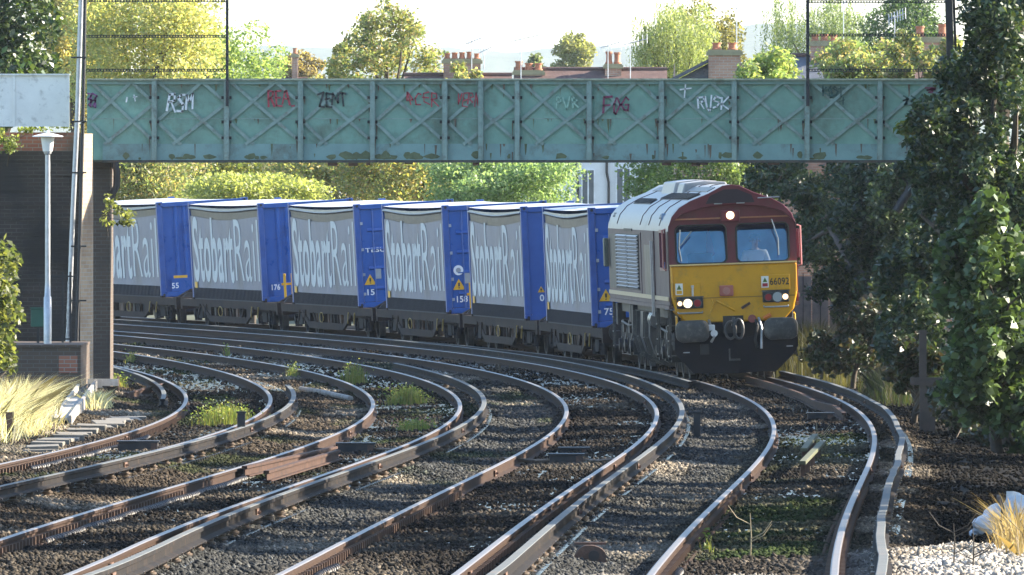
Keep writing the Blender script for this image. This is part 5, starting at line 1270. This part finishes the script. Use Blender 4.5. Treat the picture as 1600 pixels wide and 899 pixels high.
# right-hand trees shading the line; left ones added to cut sky light
for i, (X, D, h, rD) in enumerate([(10.2, 152, 8.4, 5.5), (10.6, 165, 9.2, 6.5), (11., 179, 9.4, 7), (11.2, 191, 9, 4.5), (12, 215, 10, 4.), (12.3, 224, 10.4, 4), (12.6, 249, 10, 3.), (12.6, 268, 10.5, 5), (12.4, 278, 10, 4), (12.6, 292, 10.2, 3.5), (14.0, 319, 10.8, 4.5), (15.0, 331, 11, 6), (16, 345, 11, 8), (-10.5, 70, 9, 7), (-11, 92, 9, 8), (-11.5, 112, 9, 7), (-12, 134, 9, 8), (-13, 156, 9, 8), (-14, 180, 9, 8), (7.5, 60, 9, 8), (8.5, 82, 9, 8), (9.5, 105, 8, 6)]):
    g = random.Random(300 + i); bl = []; h *= .86 if 205 < D < 262 else 1.28
    for _ in range(44):
        z = g.uniform(.10, .94); a, b = g.uniform(-1, 1), g.uniform(-1, 1); q = math.sin(math.pi * (z * .8 + .15)) ** .6
        bl.append((X + a * 2.4 * q, D + b * rD * q, h * z, g.uniform(.9, 1.5), g.uniform(1.0, 1.7), g.uniform(.8, 1.3)))
    if X < 0: tree('tree', 'unseen leafy tree added beyond the left edge to dim the ground', bl, (X, D, -.3), 9000, .34, DK, 300 + i, .2, LEAFD, 'unseen trees added beyond the left edge', shell=.3); continue
    tree('tree', 'dark leafy tree beyond the right edge that shades the tracks', bl, (X, D, -.3), 19000, .34, DK, 300 + i, .2, LEAFD, 'shade trees beyond the right edge', shell=.3)

# ------------------------------------------------------------ houses beyond the bridge
RENDER_W = M('white render', (.72, .73, .74), .8, var=.06, dirt=(.5, .5, .5), damt=.3)
TILE = M('brown red roof tiles', (.11, .065, .055), .8, var=.25, scale=3, bump=.5, bscale=14)
SLATE = M('blue grey slate', (.10, .11, .13), .55, var=.2, scale=4, bump=.4, bscale=14)
CHBR = brick_mat('pinkish chimney brick', (.40, .22, .15), (.46, .28, .19), (.42, .36, .30), dark=(.2, .13, .1), damt=.3)
POT = M('terracotta pot', (.38, .15, .08), .7, var=.25, scale=6)
WINF = M('white window frame', (.75, .76, .78), .5)
WING = M('grey window glass', (.10, .12, .14), .15, var=.1)
def chimney(root, px, ytop, wpx, D, pots, roofz, ypot=12, mossy=True):
    x0, x1 = PX(px - wpx / 2, D), PX(px + wpx / 2, D); zt = PZ(ytop, D); dp = max(.6, (x1 - x0) * .55)
    c = MB().box(x0, x1, D - dp / 2, D + dp / 2, roofz, zt - .16).build('chimney', CHBR, root)
    MB().box(x0 - .06, x1 + .06, D - dp / 2 - .06, D + dp / 2 + .06, zt - .158, zt - .05).box(x0 - .02, x1 + .02, D - dp / 2 - .02, D + dp / 2 + .02, zt - .049, zt).build('chimney_cap', M('mossy cap', (.30, .27, .16), .85), c)
    for k in range(pots):
        x = x0 + (x1 - x0) * (k + .5) / pots; h = ypot * D / F * rnd.uniform(.8, 1.1); r = min(.13, (x1 - x0) / pots * .40)
        MB().lathe([(r * 1.15, 0), (r * 1.15, h * .12), (r * .9, h * .2), (r * .85, h * .8), (r * 1.05, h * .85), (r * 1.05, h), (r * .7, h)], (x, D, zt + .002), 12).build('chimney_pot', POT, c, smooth=True)
    return c
def house(label, x0, x1, yr, ye, D, wall, roof, chims=(), wins=(), depth=8., pipes=(), gable=False):
    root = empty('house', (0, 0, 0), label, 'house', 'houses beyond the footbridge')
    a, b = PX(x0, D), PX(x1, D); ze, zr = PZ(ye, D), PZ(yr, D + depth / 2)
    mb = MB(); mb.add([(a, D, -.3), (b, D, -.3), (b, D, ze), (a, D, ze), (a, D + depth, -.3), (b, D + depth, -.3), (b, D + depth, ze), (a, D + depth, ze), (a, D + depth / 2, zr - .12), (b, D + depth / 2, zr - .12)],
        [(0, 1, 2, 3), (5, 4, 7, 6), (4, 0, 3, 8, 7), (1, 5, 6, 9, 2)]); mb.build('wall', wall, root)
    if gable:
        m_ = (a + b) / 2; zr = PZ(yr, D); mb = MB()
        for e in (a - .25, b + .25):
            n_ = Vector((0, 0, .1)); q = [Vector((e, D - .25, ze - .1)), Vector((e, D + depth, ze - .1)), Vector((m_, D + depth, zr)), Vector((m_, D - .25, zr))]
            mb.add(q + [v_ + n_ for v_ in q], [(3, 2, 1, 0), (4, 5, 6, 7), (0, 1, 5, 4), (1, 2, 6, 5), (2, 3, 7, 6), (3, 0, 4, 7)])
        mb.build('roof', roof, root)
        MB().add([(a, D - .001, ze), (b, D - .001, ze), (m_, D - .001, zr - .02), (a, D + .2, ze), (b, D + .2, ze), (m_, D + .2, zr - .02)], [(0, 1, 2), (5, 4, 3)]).build('gable_wall', SLATE, root)
        for c in chims: chimney(root, c[0], c[1], c[2], D - .35, c[3], ze - 1.5, c[4])
        return root
    mb = MB()
    for s_ in (0, 1):
        y0, y1 = (D - .3, D + depth / 2) if s_ == 0 else (D + depth + .3, D + depth / 2)
        mb.add([(a - .2, y0, ze - .12), (b + .2, y0, ze - .12), (b + .2, y1, zr), (a - .2, y1, zr), (a - .2, y0, ze - .22), (b + .2, y0, ze - .22), (b + .2, y1, zr - .1), (a - .2, y1, zr - .1)],
               [(0, 1, 2, 3), (7, 6, 5, 4), (0, 4, 5, 1), (1, 5, 6, 2), (2, 6, 7, 3), (3, 7, 4, 0)])
    r_ = mb.build('roof', roof, root)
    mb = MB(); mb.tube([(a - .2, D + depth / 2, zr + .02), (b + .2, D + depth / 2, zr + .02)], .07, 8); mb.build('ridge_tiles', TILE, r_)
    for c in chims: chimney(root, c[0], c[1], c[2], D + depth / 2 - .2, c[3], zr - .8, c[4] if len(c) > 4 else 12)
    for (wx0, wx1, wy0, wy1) in wins:
        f = MB().box(PX(wx0, D), PX(wx1, D), D - .05, D - .002, PZ(wy1, D), PZ(wy0, D)).build('window', WINF, root)
        xm = PX((wx0 + wx1) / 2, D)
        for (p, q) in ((PX(wx0, D) + .05, xm - .025), (xm + .025, PX(wx1, D) - .05)):
            MB().box(p, q, D - .056, D - .051, PZ(wy1, D) + .05, PZ(wy0, D) - .05).build('pane', WING, f)
        MB().box(PX(wx0, D) - .06, PX(wx1, D) + .06, D - .12, D - .003, PZ(wy1, D) - .08, PZ(wy1, D) - .003).build('sill', CONC, f)
    for p in pipes: MB().tube([(PX(p, D), D - .08, PZ(170, D)), (PX(p, D), D - .08, PZ(270, D)), (PX(p + 3, D), D - .08, PZ(285, D)), (PX(p + 3, D), D - .08, 0)], .05, 6).build('drain_pipe', BLACK, root)
    return root
house('white rendered house with a brown tiled roof seen over and under the bridge', 812, 1035, 109, 190, 520, RENDER_W, TILE,
      chims=((826, 110, 46, 3, 13), (958, 100, 26, 2, 18)), wins=((908, 930, 264, 330), (962, 986, 262, 330), (838, 862, 262, 330)), pipes=(900, 948))
house('house with a tall mossy capped brick chimney and slate roof left of the bushes', 1056, 1196, 88, 126, 428, CHBR, SLATE, chims=((1132, 78, 50, 2, 12),), gable=True)
house('slate roofed house with a pale brick chimney behind the right mesh screen', 1196, 1345, 88, 170, 446, CHBR, SLATE, chims=((1288, 64, 44, 3, 9),))
house('house with a broad pink chimney stack at the right end of the bridge', 1350, 1500, 92, 170, 436, CHBR, TILE, chims=((1455, 58, 70, 2, 20),))
house('terraced house with a wide pink chimney stack of many pots behind the loose tree', 640, 790, 118, 190, 480, CHBR, TILE, chims=((722, 92, 58, 5, 10),))
house('distant house with a single slim red chimney at the left', 430, 500, 124, 175, 640, CHBR, TILE, chims=((461, 84, 9, 1, 10),))
AL = M('weathered aluminium', (.55, .56, .58), .35, metal=.5)
for i, (px, yt, yb, D, wd, lab) in enumerate([(814, 58, 112, 523, 44, 'tall television aerial above the brown tiled roof at its left end'), (950, 68, 112, 523, 34, 'small television aerial left of the roof ridge chimney'), (985, 64, 112, 523, 40, 'television aerial at the right end of the brown tiled roof'),
        (737, 62, 95, 483, 26, 'television aerial on the wide pink chimney stack'), (756, 76, 95, 483, 20, 'short aerial on the right side of the pink chimney stack'), (1151, 12, 90, 431, 6, 'tall thin radio mast behind the tall mossy chimney'), (1318, 4, 90, 449, 8, 'tall thin mast behind the right mesh screen'), (1398, 24, 92, 440, 26, 'television aerial with a fan of rods behind the right mesh screen')]):
    root = empty('television_aerial', (0, 0, 0), lab, 'aerial', 'aerials on the roofs')
    MB().tube([P(px, yb + 14, D), P(px, yt, D)], .018, 6).build('mast', AL, root)
    mb = MB(); k = D / F; mb.tube([P(px - wd * .35, yt + 7, D), P(px + wd * .65, yt - 3, D)], .014, 5)
    for q in range(7):
        t = q / 6; c = P(px - wd * .35 + wd * t, yt + 7 - 10 * t, D); mb.tube([c - Vector((.0, .2, .16)), c + Vector((.0, .2, .16))], .008, 4)
    mb.build('boom', AL, root)

# ------------------------------------------------------------ lineside things
def at_ground(px, py):                     # depth where the ballast surface meets this photo row and column
    D = np.linspace(115, 420, 3000); X = (px - 800) * D / F; z = ground_z(X, D); y = HY + (CZ - z) * F / D
    i = int(np.argmin(np.abs(y - py))); return float(X[i]), float(D[i]), float(z[i])
def marker(px, py, h, w_, label, mat, lean=0.):
    x, d, z = at_ground(px, py); root = empty('marker_post', (x, d, z), label, 'marker post', 'short marker posts beside the rails')
    MB().box(-w_ / 2, w_ / 2, -.04, .04, -.15, h).build('post', mat, root, bevel=.006)
    MB().box(-w_ / 2 - .012, w_ / 2 + .012, -.052, .052, h + .001, h + .03).build('cap', mat, root)
    root.rotation_euler = (0, lean, 0)
marker(377, 690, .42, .12, 'short black post against the bright conductor rail of the leftmost track', BLACK)
marker(1089, 684, .38, .11, 'short black post right of the second track with a sunlit edge', BLACK)
x, d, z = at_ground(14, 692)
rt = empty('sign_post', (x, d, z), 'brown rectangular lineside sign on a thin stem in the dry grass', 'lineside sign')
MB().tube([(0, 0, -.1), (0, 0, .2)], .025, 8).build('stem', STEEL_DK, rt); MB().box(-.055, .055, -.02, .02, .16, .46).build('plate', RUST, rt, bevel=.006); MB().box(.058, .07, -.02, .03, .16, .47).build('edge', BLACK, rt)
def trackbox(px, py, wd, ht, label, cables=True, lid=True):
    x, d, z = at_ground(px, py); k = d / F; w_, h = wd * k, ht * k
    root = empty('track_box', (x, d, z - .02), label, 'track box', 'dark equipment boxes lying between the rails')
    MB().box(-w_ / 2, w_ / 2, -.25, .25, 0, h).build('body', STEEL_DK, root, bevel=.01)
    MB().box(-w_ / 2 - .02, w_ / 2 + .02, -.27, .27, h + .001, h + .022).build('lid', BLACK, root)
    MB().box(w_ / 2 - .10, w_ / 2 - .01, -.28, -.251, .02, h - .01).build('bracket', RUST, root)
    if cables:
        for sg in (-1, 1):
            mb = MB()
            for q in (0, 1): mb.tube([(sg * w_ * .5, -.1 - q * .1, h * .5), (sg * (w_ * .5 + .2), -.2 - q * .1, .06), (sg * (w_ * .5 + .45), -.15, .05 + .03 * q), (sg * (w_ * .5 + .62), 0, .09)], .018, 6)
            mb.build('cable', M('pale rubber cable', (.20, .15, .11), .6), root, smooth=True)
trackbox(885, 724, 52, 15, 'dark box with pale cables between the rails of the second track')
trackbox(897, 706, 46, 7, 'flat dark box just behind the cabled box in the second track', False)
trackbox(216, 704, 62, 15, 'dark box beside the spiral cable in the leftmost track')
trackbox(556, 706, 58, 14, 'dark lidded box beside the lying spare rails in the third track')
trackbox(1282, 655, 40, 10, 'small dark box in the four foot in front of the locomotive', False)
# magnet dome
x, d, z = at_ground(921, 880)
rt = empty('track_magnet', (x, d, z), 'domed brown track magnet with a bar on top among lit stones', 'track magnet')
MB().prism([(.17, -.05)] + [(.15 * math.cos(t) * (1 + .1 * math.sin(2*t)), .02 + .145 * math.sin(t) ** .8) for t in np.linspace(0, math.pi, 13)] + [(-.17, -.05)], -.16, .16).build('dome', RUST, rt, smooth=True)
MB().box(-.14, .15, -.05, .05, .168, .19).build('bar', RUST, rt); MB().cyl((.04, -.163, .07), (.04, -.19, .07), .05, n=12).build('boss', STEEL_DK, rt)
# spare rails
def spare(pts, label, sc=1.):
    root_pts = [Vector(p) for p in pts]; mb = MB()
    for i in range(len(root_pts) - 1):
        p, q = root_pts[i], root_pts[i + 1]
        mb.bar(p, q, .07 * sc, .035); mb.bar(p - Vector((0, 0, .06)), q - Vector((0, 0, .06)), .018, .085); mb.bar(p - Vector((0, 0, .11)), q - Vector((0, 0, .11)), .13 * sc, .018)
    o = mb.build('spare_rail', M('dark rusted rail', (.065, .036, .026), .8, var=.4, scale=5, dirt=(.03, .022, .02), damt=.5, dscale=3, spec=.2)); tag(o, label, 'spare rail'); return o
a, b = at_ground(416, 758), at_ground(528, 722)
spare([(a[0], a[1], a[2] + .16), (b[0], b[1], b[2] + .15)], 'rusty spare rail lying in the third track, front one of the pair')
a, b = at_ground(382, 750), at_ground(524, 716)
spare([(a[0], a[1], a[2] + .16), (b[0], b[1], b[2] + .15)], 'rusty spare rail lying in the third track, rear one of the pair')
pts = []
for px, py in ((1166, 600), (1205, 611), (1250, 627), (1275, 641), (1304, 648), (1319, 660)):
    x, d, z = at_ground(px, py); pts.append((x, d, z + .14))
spare(pts, 'bent rusty spare rail snaking between the rails before the locomotive')
a, b = at_ground(197, 624), at_ground(255, 608)
spare([(a[0], a[1], a[2] + .10), (b[0], b[1], b[2] + .10)], 'short rusty rail piece lying left of the leftmost track', .8)
a, b = at_ground(470, 614), at_ground(548, 628)
o = MB().tube([(a[0], a[1], a[2] + .08), ((a[0] + b[0]) / 2, (a[1] + b[1]) / 2, a[2] + .10), (b[0], b[1], b[2] + .06)], .05, 8).build('drain_hose', CONC, smooth=True); tag(o, 'pale bent hose lying on the ballast right of the short conductor rail end', 'hose')
for i, (p0, p1, lab) in enumerate((((1254, 748), (1284, 715), 'longer mossy rail stub with chairs in the freight train track'), ((1256, 726), (1274, 702), 'shorter mossy rail stub behind the longer one'))):
    a, b = at_ground(*p0), at_ground(*p1); root = empty('rail_stub', a, lab, 'rail stub'); e = Vector(b) - Vector(a)
    MB().bar(Vector((0, 0, .20)), e + Vector((0, 0, .20)), .09, .05).build('rail', M('mossy steel', (.09, .09, .05), .8, dirt=(.05, .08, .02)), root, bevel=.01)
    for t in (.02, .25, .5, .8): MB().box(e.x * t - .03, e.x * t + .03, e.y * t - .05, e.y * t + .05, -.02, e.z * t + .172).build('chair', RUST, root)
# spiral wrapped cables along the rail foot
def spiral(t, off, d0, d1, label, r=.028, pitch=.11, dz=-.128):
    n = int((d1 - d0) / pitch * 9); D = np.linspace(d0, d1, n); C = rail_pt(t, D, off + .02 * np.sin(D * .7), dz); a = np.linspace(0, 2 * math.pi * (d1 - d0) / pitch, n)
    mb = MB(); mb.tube([Vector((c[0] + r * math.cos(q), c[1], c[2] + r * math.sin(q))) for c, q in zip(C, a)], .011, 4)
    o = mb.build('spiral_cable', M('spiral cable sleeve', (.03, .027, .025), .45, dirt=(.18, .13, .09), damt=.4, dscale=5), smooth=True); tag(o, label, 'spiral cable', 'spiral wrapped cables at the rail feet')
spiral('D', -.7525 + .15, 205, 238, 'spiral wrapped cable at the foot of the left rail of the leftmost track')
spiral('C', -.7525 + .15, 150, 216, 'long spiral wrapped cable along the left rail of the second track from the left')
spiral('A', -.7525 + .15, 116, 134, 'spiral wrapped cable at the foot of the near rail, lower right')
spiral('B', -.7525 + .14, 118, 136, 'spiral wrapped cable at the foot of the middle rail, bottom edge')
# white sack at the right
x, d, z = at_ground(1572, 836)
def sack(x, d, z):
    root = empty('plastic_sack', (x, d, z), 'crumpled white plastic sack with a dark strap at the right edge', 'sack')
    g = np.random.default_rng(5); n, m = 28, 16; vs = []; fs = []
    for i in range(n):
        for j in range(m + 1):
            a, t = 2 * math.pi * i / n, math.pi * j / m * .98 + .01
            rr = 1 + .16 * math.sin(3 * a + 2 * t) + .10 * math.sin(7 * a - 4 * t) + g.normal() * .035
            vs.append((.34 * rr * math.sin(t) * math.cos(a), .30 * rr * math.sin(t) * math.sin(a), .15 + .19 * rr * math.cos(t) + .08 * math.cos(a)))
    for i in range(n):
        for j in range(m): fs.append((i*(m+1)+j, ((i+1) % n)*(m+1)+j, ((i+1) % n)*(m+1)+j+1, i*(m+1)+j+1))
    MB().add(vs, fs).build('bag', M('white plastic film', (.66, .69, .72), .35, var=.08), root)
    mb = MB(); mb.tube([(-.06 + .02 * math.sin(k), .345 * math.cos(k * .32 + 3.0), .15 + .245 * math.sin(k * .32 - .1)) for k in range(0, 11)], .022, 6); mb.build('strap', RUBBER, root)
sack(x, d, z)
# concrete panel fence and timber structure to the right of the locomotive
FD = 336.
rt = empty('panel_fence', (0, 0, 0), 'pale vertical panel fence in the gap right of the locomotive', 'fence')
PANC = M('pinkish weathered panel', (.26, .20, .17), .8, var=.2, dirt=(.1, .08, .07), damt=.4)
for k in range(8):
    x0 = PX(1215 + k * 13.5, FD); MB().box(x0, x0 + .17, FD, FD + .04, -.2, PZ(432, FD)).build('panel', PANC, rt)
    if k % 2 == 0: MB().box(x0 + .172, x0 + .188, FD - .03, FD + .06, -.2, PZ(427, FD)).build('post', BLACK, rt)
D = 251.
z0 = gz(PX(1442, D), D)
rt = empty('timber_stage', (PX(1442, D), D, z0), 'dark timber post and beam staging under the bushes at the right', 'staging')
BRW = M('weathered brown timber', (.075, .055, .045), .8, var=.3, scale=5)
h1 = PZ(596, D) - z0
MB().box(-.06, .06, -.06, .06, h1 + .061, PZ(516, D) - z0).build('post', BRW, rt); MB().box(-.20, .42, -.12, .12, h1 - .06, h1 + .06).build('beam', BRW, rt)
MB().box(-.05, .20, -.1, .1, -.2, h1 - .061).build('base', BRW, rt)

# ------------------------------------------------------------ grass, weeds and twigs
def blades(name, label, cat, px, py, wpx, n, h, cols, seed, lean=.3, dd=3., kind='stuff', wd=.008, group=None, parent=None):
    g = np.random.default_rng(seed); x, d, z = at_ground(px, py); w_ = wpx * d / F / 2
    X = x + g.normal(size=n) * w_ * .5; D_ = d + g.normal(size=n) * dd * .5; Z = ground_z(X, D_) - .02
    H = h * g.uniform(.45, 1.15, n) * np.exp(-((X - x) / (w_ * 1.3)) ** 2); a = g.uniform(0, 6.283, n); L_ = H * lean * g.uniform(.2, 1.4, n)
    B = np.stack([X, D_, Z], -1); t = np.stack([np.cos(a) * L_, np.sin(a) * L_, H], -1); m_ = np.stack([np.cos(a) * L_ * .3, np.sin(a) * L_ * .3, H * .6], -1)
    b2 = g.uniform(0, 6.283, n); s_ = np.stack([np.cos(b2), np.sin(b2) * .4, 0 * a], -1) * wd
    V = np.stack([B - s_, B + s_, B + m_ + s_ * .7, B + t, B + m_ - s_ * .7], 1).reshape(-1, 3) - np.array([x, d, z])
    Fc = np.arange(n * 5).reshape(n, 5); c = np.array(cols)[g.integers(0, len(cols), n)] * g.uniform(.75, 1.25, (n, 1))
    o = np_mesh(name, V, Fc, LEAF, None, np.repeat(c, 5, 0)); o.location = (x, d, z); tag(o, label, cat, group, kind); return o
DRY = [(.62, .57, .45), (.70, .65, .54), (.48, .41, .29), (.22, .20, .10)]
GRN = [(.13, .16, .04), (.09, .13, .035), (.18, .18, .05), (.20, .17, .07)]
blades('dry_grass', 'tall bleached dry grass on the bank at the left edge', 'dry grass', 8, 668, 105, 9000, .74, DRY, 1, 1.3, 10, wd=.006)
blades('dry_grass', 'small tuft of white dry grass below the cable bracket', 'dry grass', 152, 640, 36, 420, .38, [(.65, .58, .42), (.7, .62, .45)], 2, .9, 1.5)
blades('dry_grass', 'dry orange brown grass beside the white sack', 'dry grass', 1592, 868, 60, 420, .52, [(.26, .18, .10), (.34, .26, .16), (.18, .13, .07)], 3, .8, 2.5)
blades('grass_tuft', 'olive grass between the locomotive and the bushes', 'grass', 1268, 596, 110, 3600, 1.2, [(.065, .065, .025), (.085, .075, .03)], 4, .5, 8, wd=.007)  # blade colours darkened to imitate shade
blades('grass_tuft', 'shaded pale grass patch left of the timber staging', 'grass', 1392, 624, 74, 2200, .6, [(.055, .05, .028), (.035, .05, .018)], 5, .7, 6, wd=.007)  # shade on this grass is put into its dark blade colours
WG = 'weed clumps growing in the ballast'
for i, (px, py, wpx, n, h, lab) in enumerate([(352, 664, 84, 600, .34, 'leafy green weeds left of the short black post'), (552, 600, 46, 170, .42, 'slim upright weeds near the start of the grey conductor rail'), (634, 632, 58, 420, .34, 'bright yellow green weeds inside the third track curve'),
        (648, 672, 60, 200, .18, 'low green weeds below the bright yellow clump'), (458, 588, 24, 60, .26, 'small yellow green weed on the far side of the third track'), (355, 556, 10, 22, .30, 'single upright weed between the far rails'), (205, 566, 18, 40, .26, 'small weed near the brick pier'), (180, 604, 40, 160, .26, 'green weeds beside the cable bracket'), (1105, 862, 22, 14, .2, 'tiny green weed right of the near rail')]):
    root = empty('weed_clump', at_ground(px, py), lab, 'weeds', WG); g = random.Random(50 + i); x, d, z = root.location
    o = blades('stems', None, None, px, py, wpx, n, h, GRN, 60 + i, .25, 1.2, 'stuff', wd=.009); o.parent = root; o.location = (0, 0, 0)
    pts = np.array([(g.gauss(0, wpx * d / F * .26), g.gauss(0, .5), abs(g.gauss(.5, .25)) * h) for _ in range(int(n * 1.6))]); leaves('leaves', pts, .05, [(.14, .18, .045), (.19, .20, .06), (.10, .15, .04)], LEAF, root, seed=70 + i)
for i, (px, py, h, lab) in enumerate(((1172, 874, .42, 'bare pale twig standing in the shade right of the near rail'), (1276, 702, .38, 'thin dead stem beside the mossy rail stubs'), (1490, 885, .36, 'dark dead stem in front of the white stones'), (1520, 888, .33, 'second dark dead stem before the white stones, further right'))):
    x, d, z = at_ground(px, py); g = random.Random(80 + i); mb = MB(); mb.tube([(0, 0, -.03), (.01, 0, h * .5), (.0, 0, h)], [.008, .006, .003], 5)
    for q in range(4): t = g.uniform(.2, .8); s_ = g.choice((-1, 1)); mb.tube([(0, 0, h * t), (s_ * .12, 0, h * t + .06), (s_ * .20, .02, h * t + .17)], [.005, .004, .002], 4)
    o = mb.build('dead_stem', M('dry twig', (.30, .24, .14) if i < 2 else (.06, .045, .035), .7) if i < 2 else M('dark twig', (.05, .04, .03), .7)); o.location = (x, d, z); tag(o, lab, 'dead stem')
# left bush, pier foliage, wall-top plants
D = 236.
bl = px_blobs([(-10, 430, 45, 60, .9, 0), (-20, 520, 60, 70, 1., 0), (10, 480, 32, 50, .7, 0), (5, 560, 30, 40, .6, 0)], D)
tree('shrub', 'leafy shrub leaning in at the left edge before the dark wall', sub_blobs(bl, 10, 31, .42), (PX(-30, D), D, gz(PX(-30, D), D)), 2600, .13, [(.10, .12, .035), (.15, .16, .05), (.06, .08, .03)], 31, .05, LEAF, None, shell=.2)
D = 292.8
bl = px_blobs([(182, 350, 22, 22, .35, 0), (172, 320, 12, 20, .25, 0), (200, 350, 10, 10, .2, 0)], D)
tree('shrub', 'ivy sprig growing out of the brick pier in front of the first container', sub_blobs(bl, 7, 32, .5), (PX(168, D), D + .1, PZ(345, D)), 420, .10, [(.16, .18, .06), (.22, .24, .08), (.08, .10, .03)], 32, .012, LEAF, None, shell=.1, limbs=5)
D = 298.6
bl = px_blobs([(20, 222, 26, 14, .3, 0), (-10, 210, 20, 16, .3, 0), (45, 203, 18, 8, .2, 0), (75, 200, 40, 5, .2, 0)], D)
tree('shrub', 'wall top plants on the red brick parapet band', sub_blobs(bl, 6, 33, .5), (PX(10, D), D + .4, PZ(236, D)), 620, .09, [(.22, .26, .07), (.14, .18, .05)], 33, .012, LEAF, None, shell=.1, limbs=6)
# dark undergrowth below the right hand trees
for i, (D, lst, n, lab) in enumerate([(300., [(1330, 540, 55, 50, 1.4, 0), (1380, 520, 60, 60, 1.4, 0), (1300, 560, 40, 30, 1., 6), (1420, 560, 50, 50, 1.2, -6)], 9000, 'dark undergrowth in the hollow right of the locomotive'),
        (244., [(1500, 640, 60, 40, 1.2, 0), (1560, 690, 80, 40, 1.2, -3), (1495, 625, 30, 35, 1., 2), (1610, 720, 60, 60, 1.2, -6)], 8000, 'dark bramble undergrowth beneath the sycamore scrub'),
        (257., [(1425, 560, 34, 40, .8, 0), (1455, 590, 34, 44, .8, 0), (1405, 590, 26, 22, .7, 1), (1470, 640, 30, 26, .7, -1)], 6500, 'dark tangled brambles around the timber staging')]):
    tree('shrub', lab, sub_blobs(px_blobs(lst, D), 12, 35 + i, .4), (PX(lst[0][0], D), D, gz(PX(lst[0][0], D), D)), n, .14, [(.022, .035, .016), (.035, .05, .02), (.05, .04, .02)], 35 + i, .05, LEAFD, None, shell=.2, limbs=14)
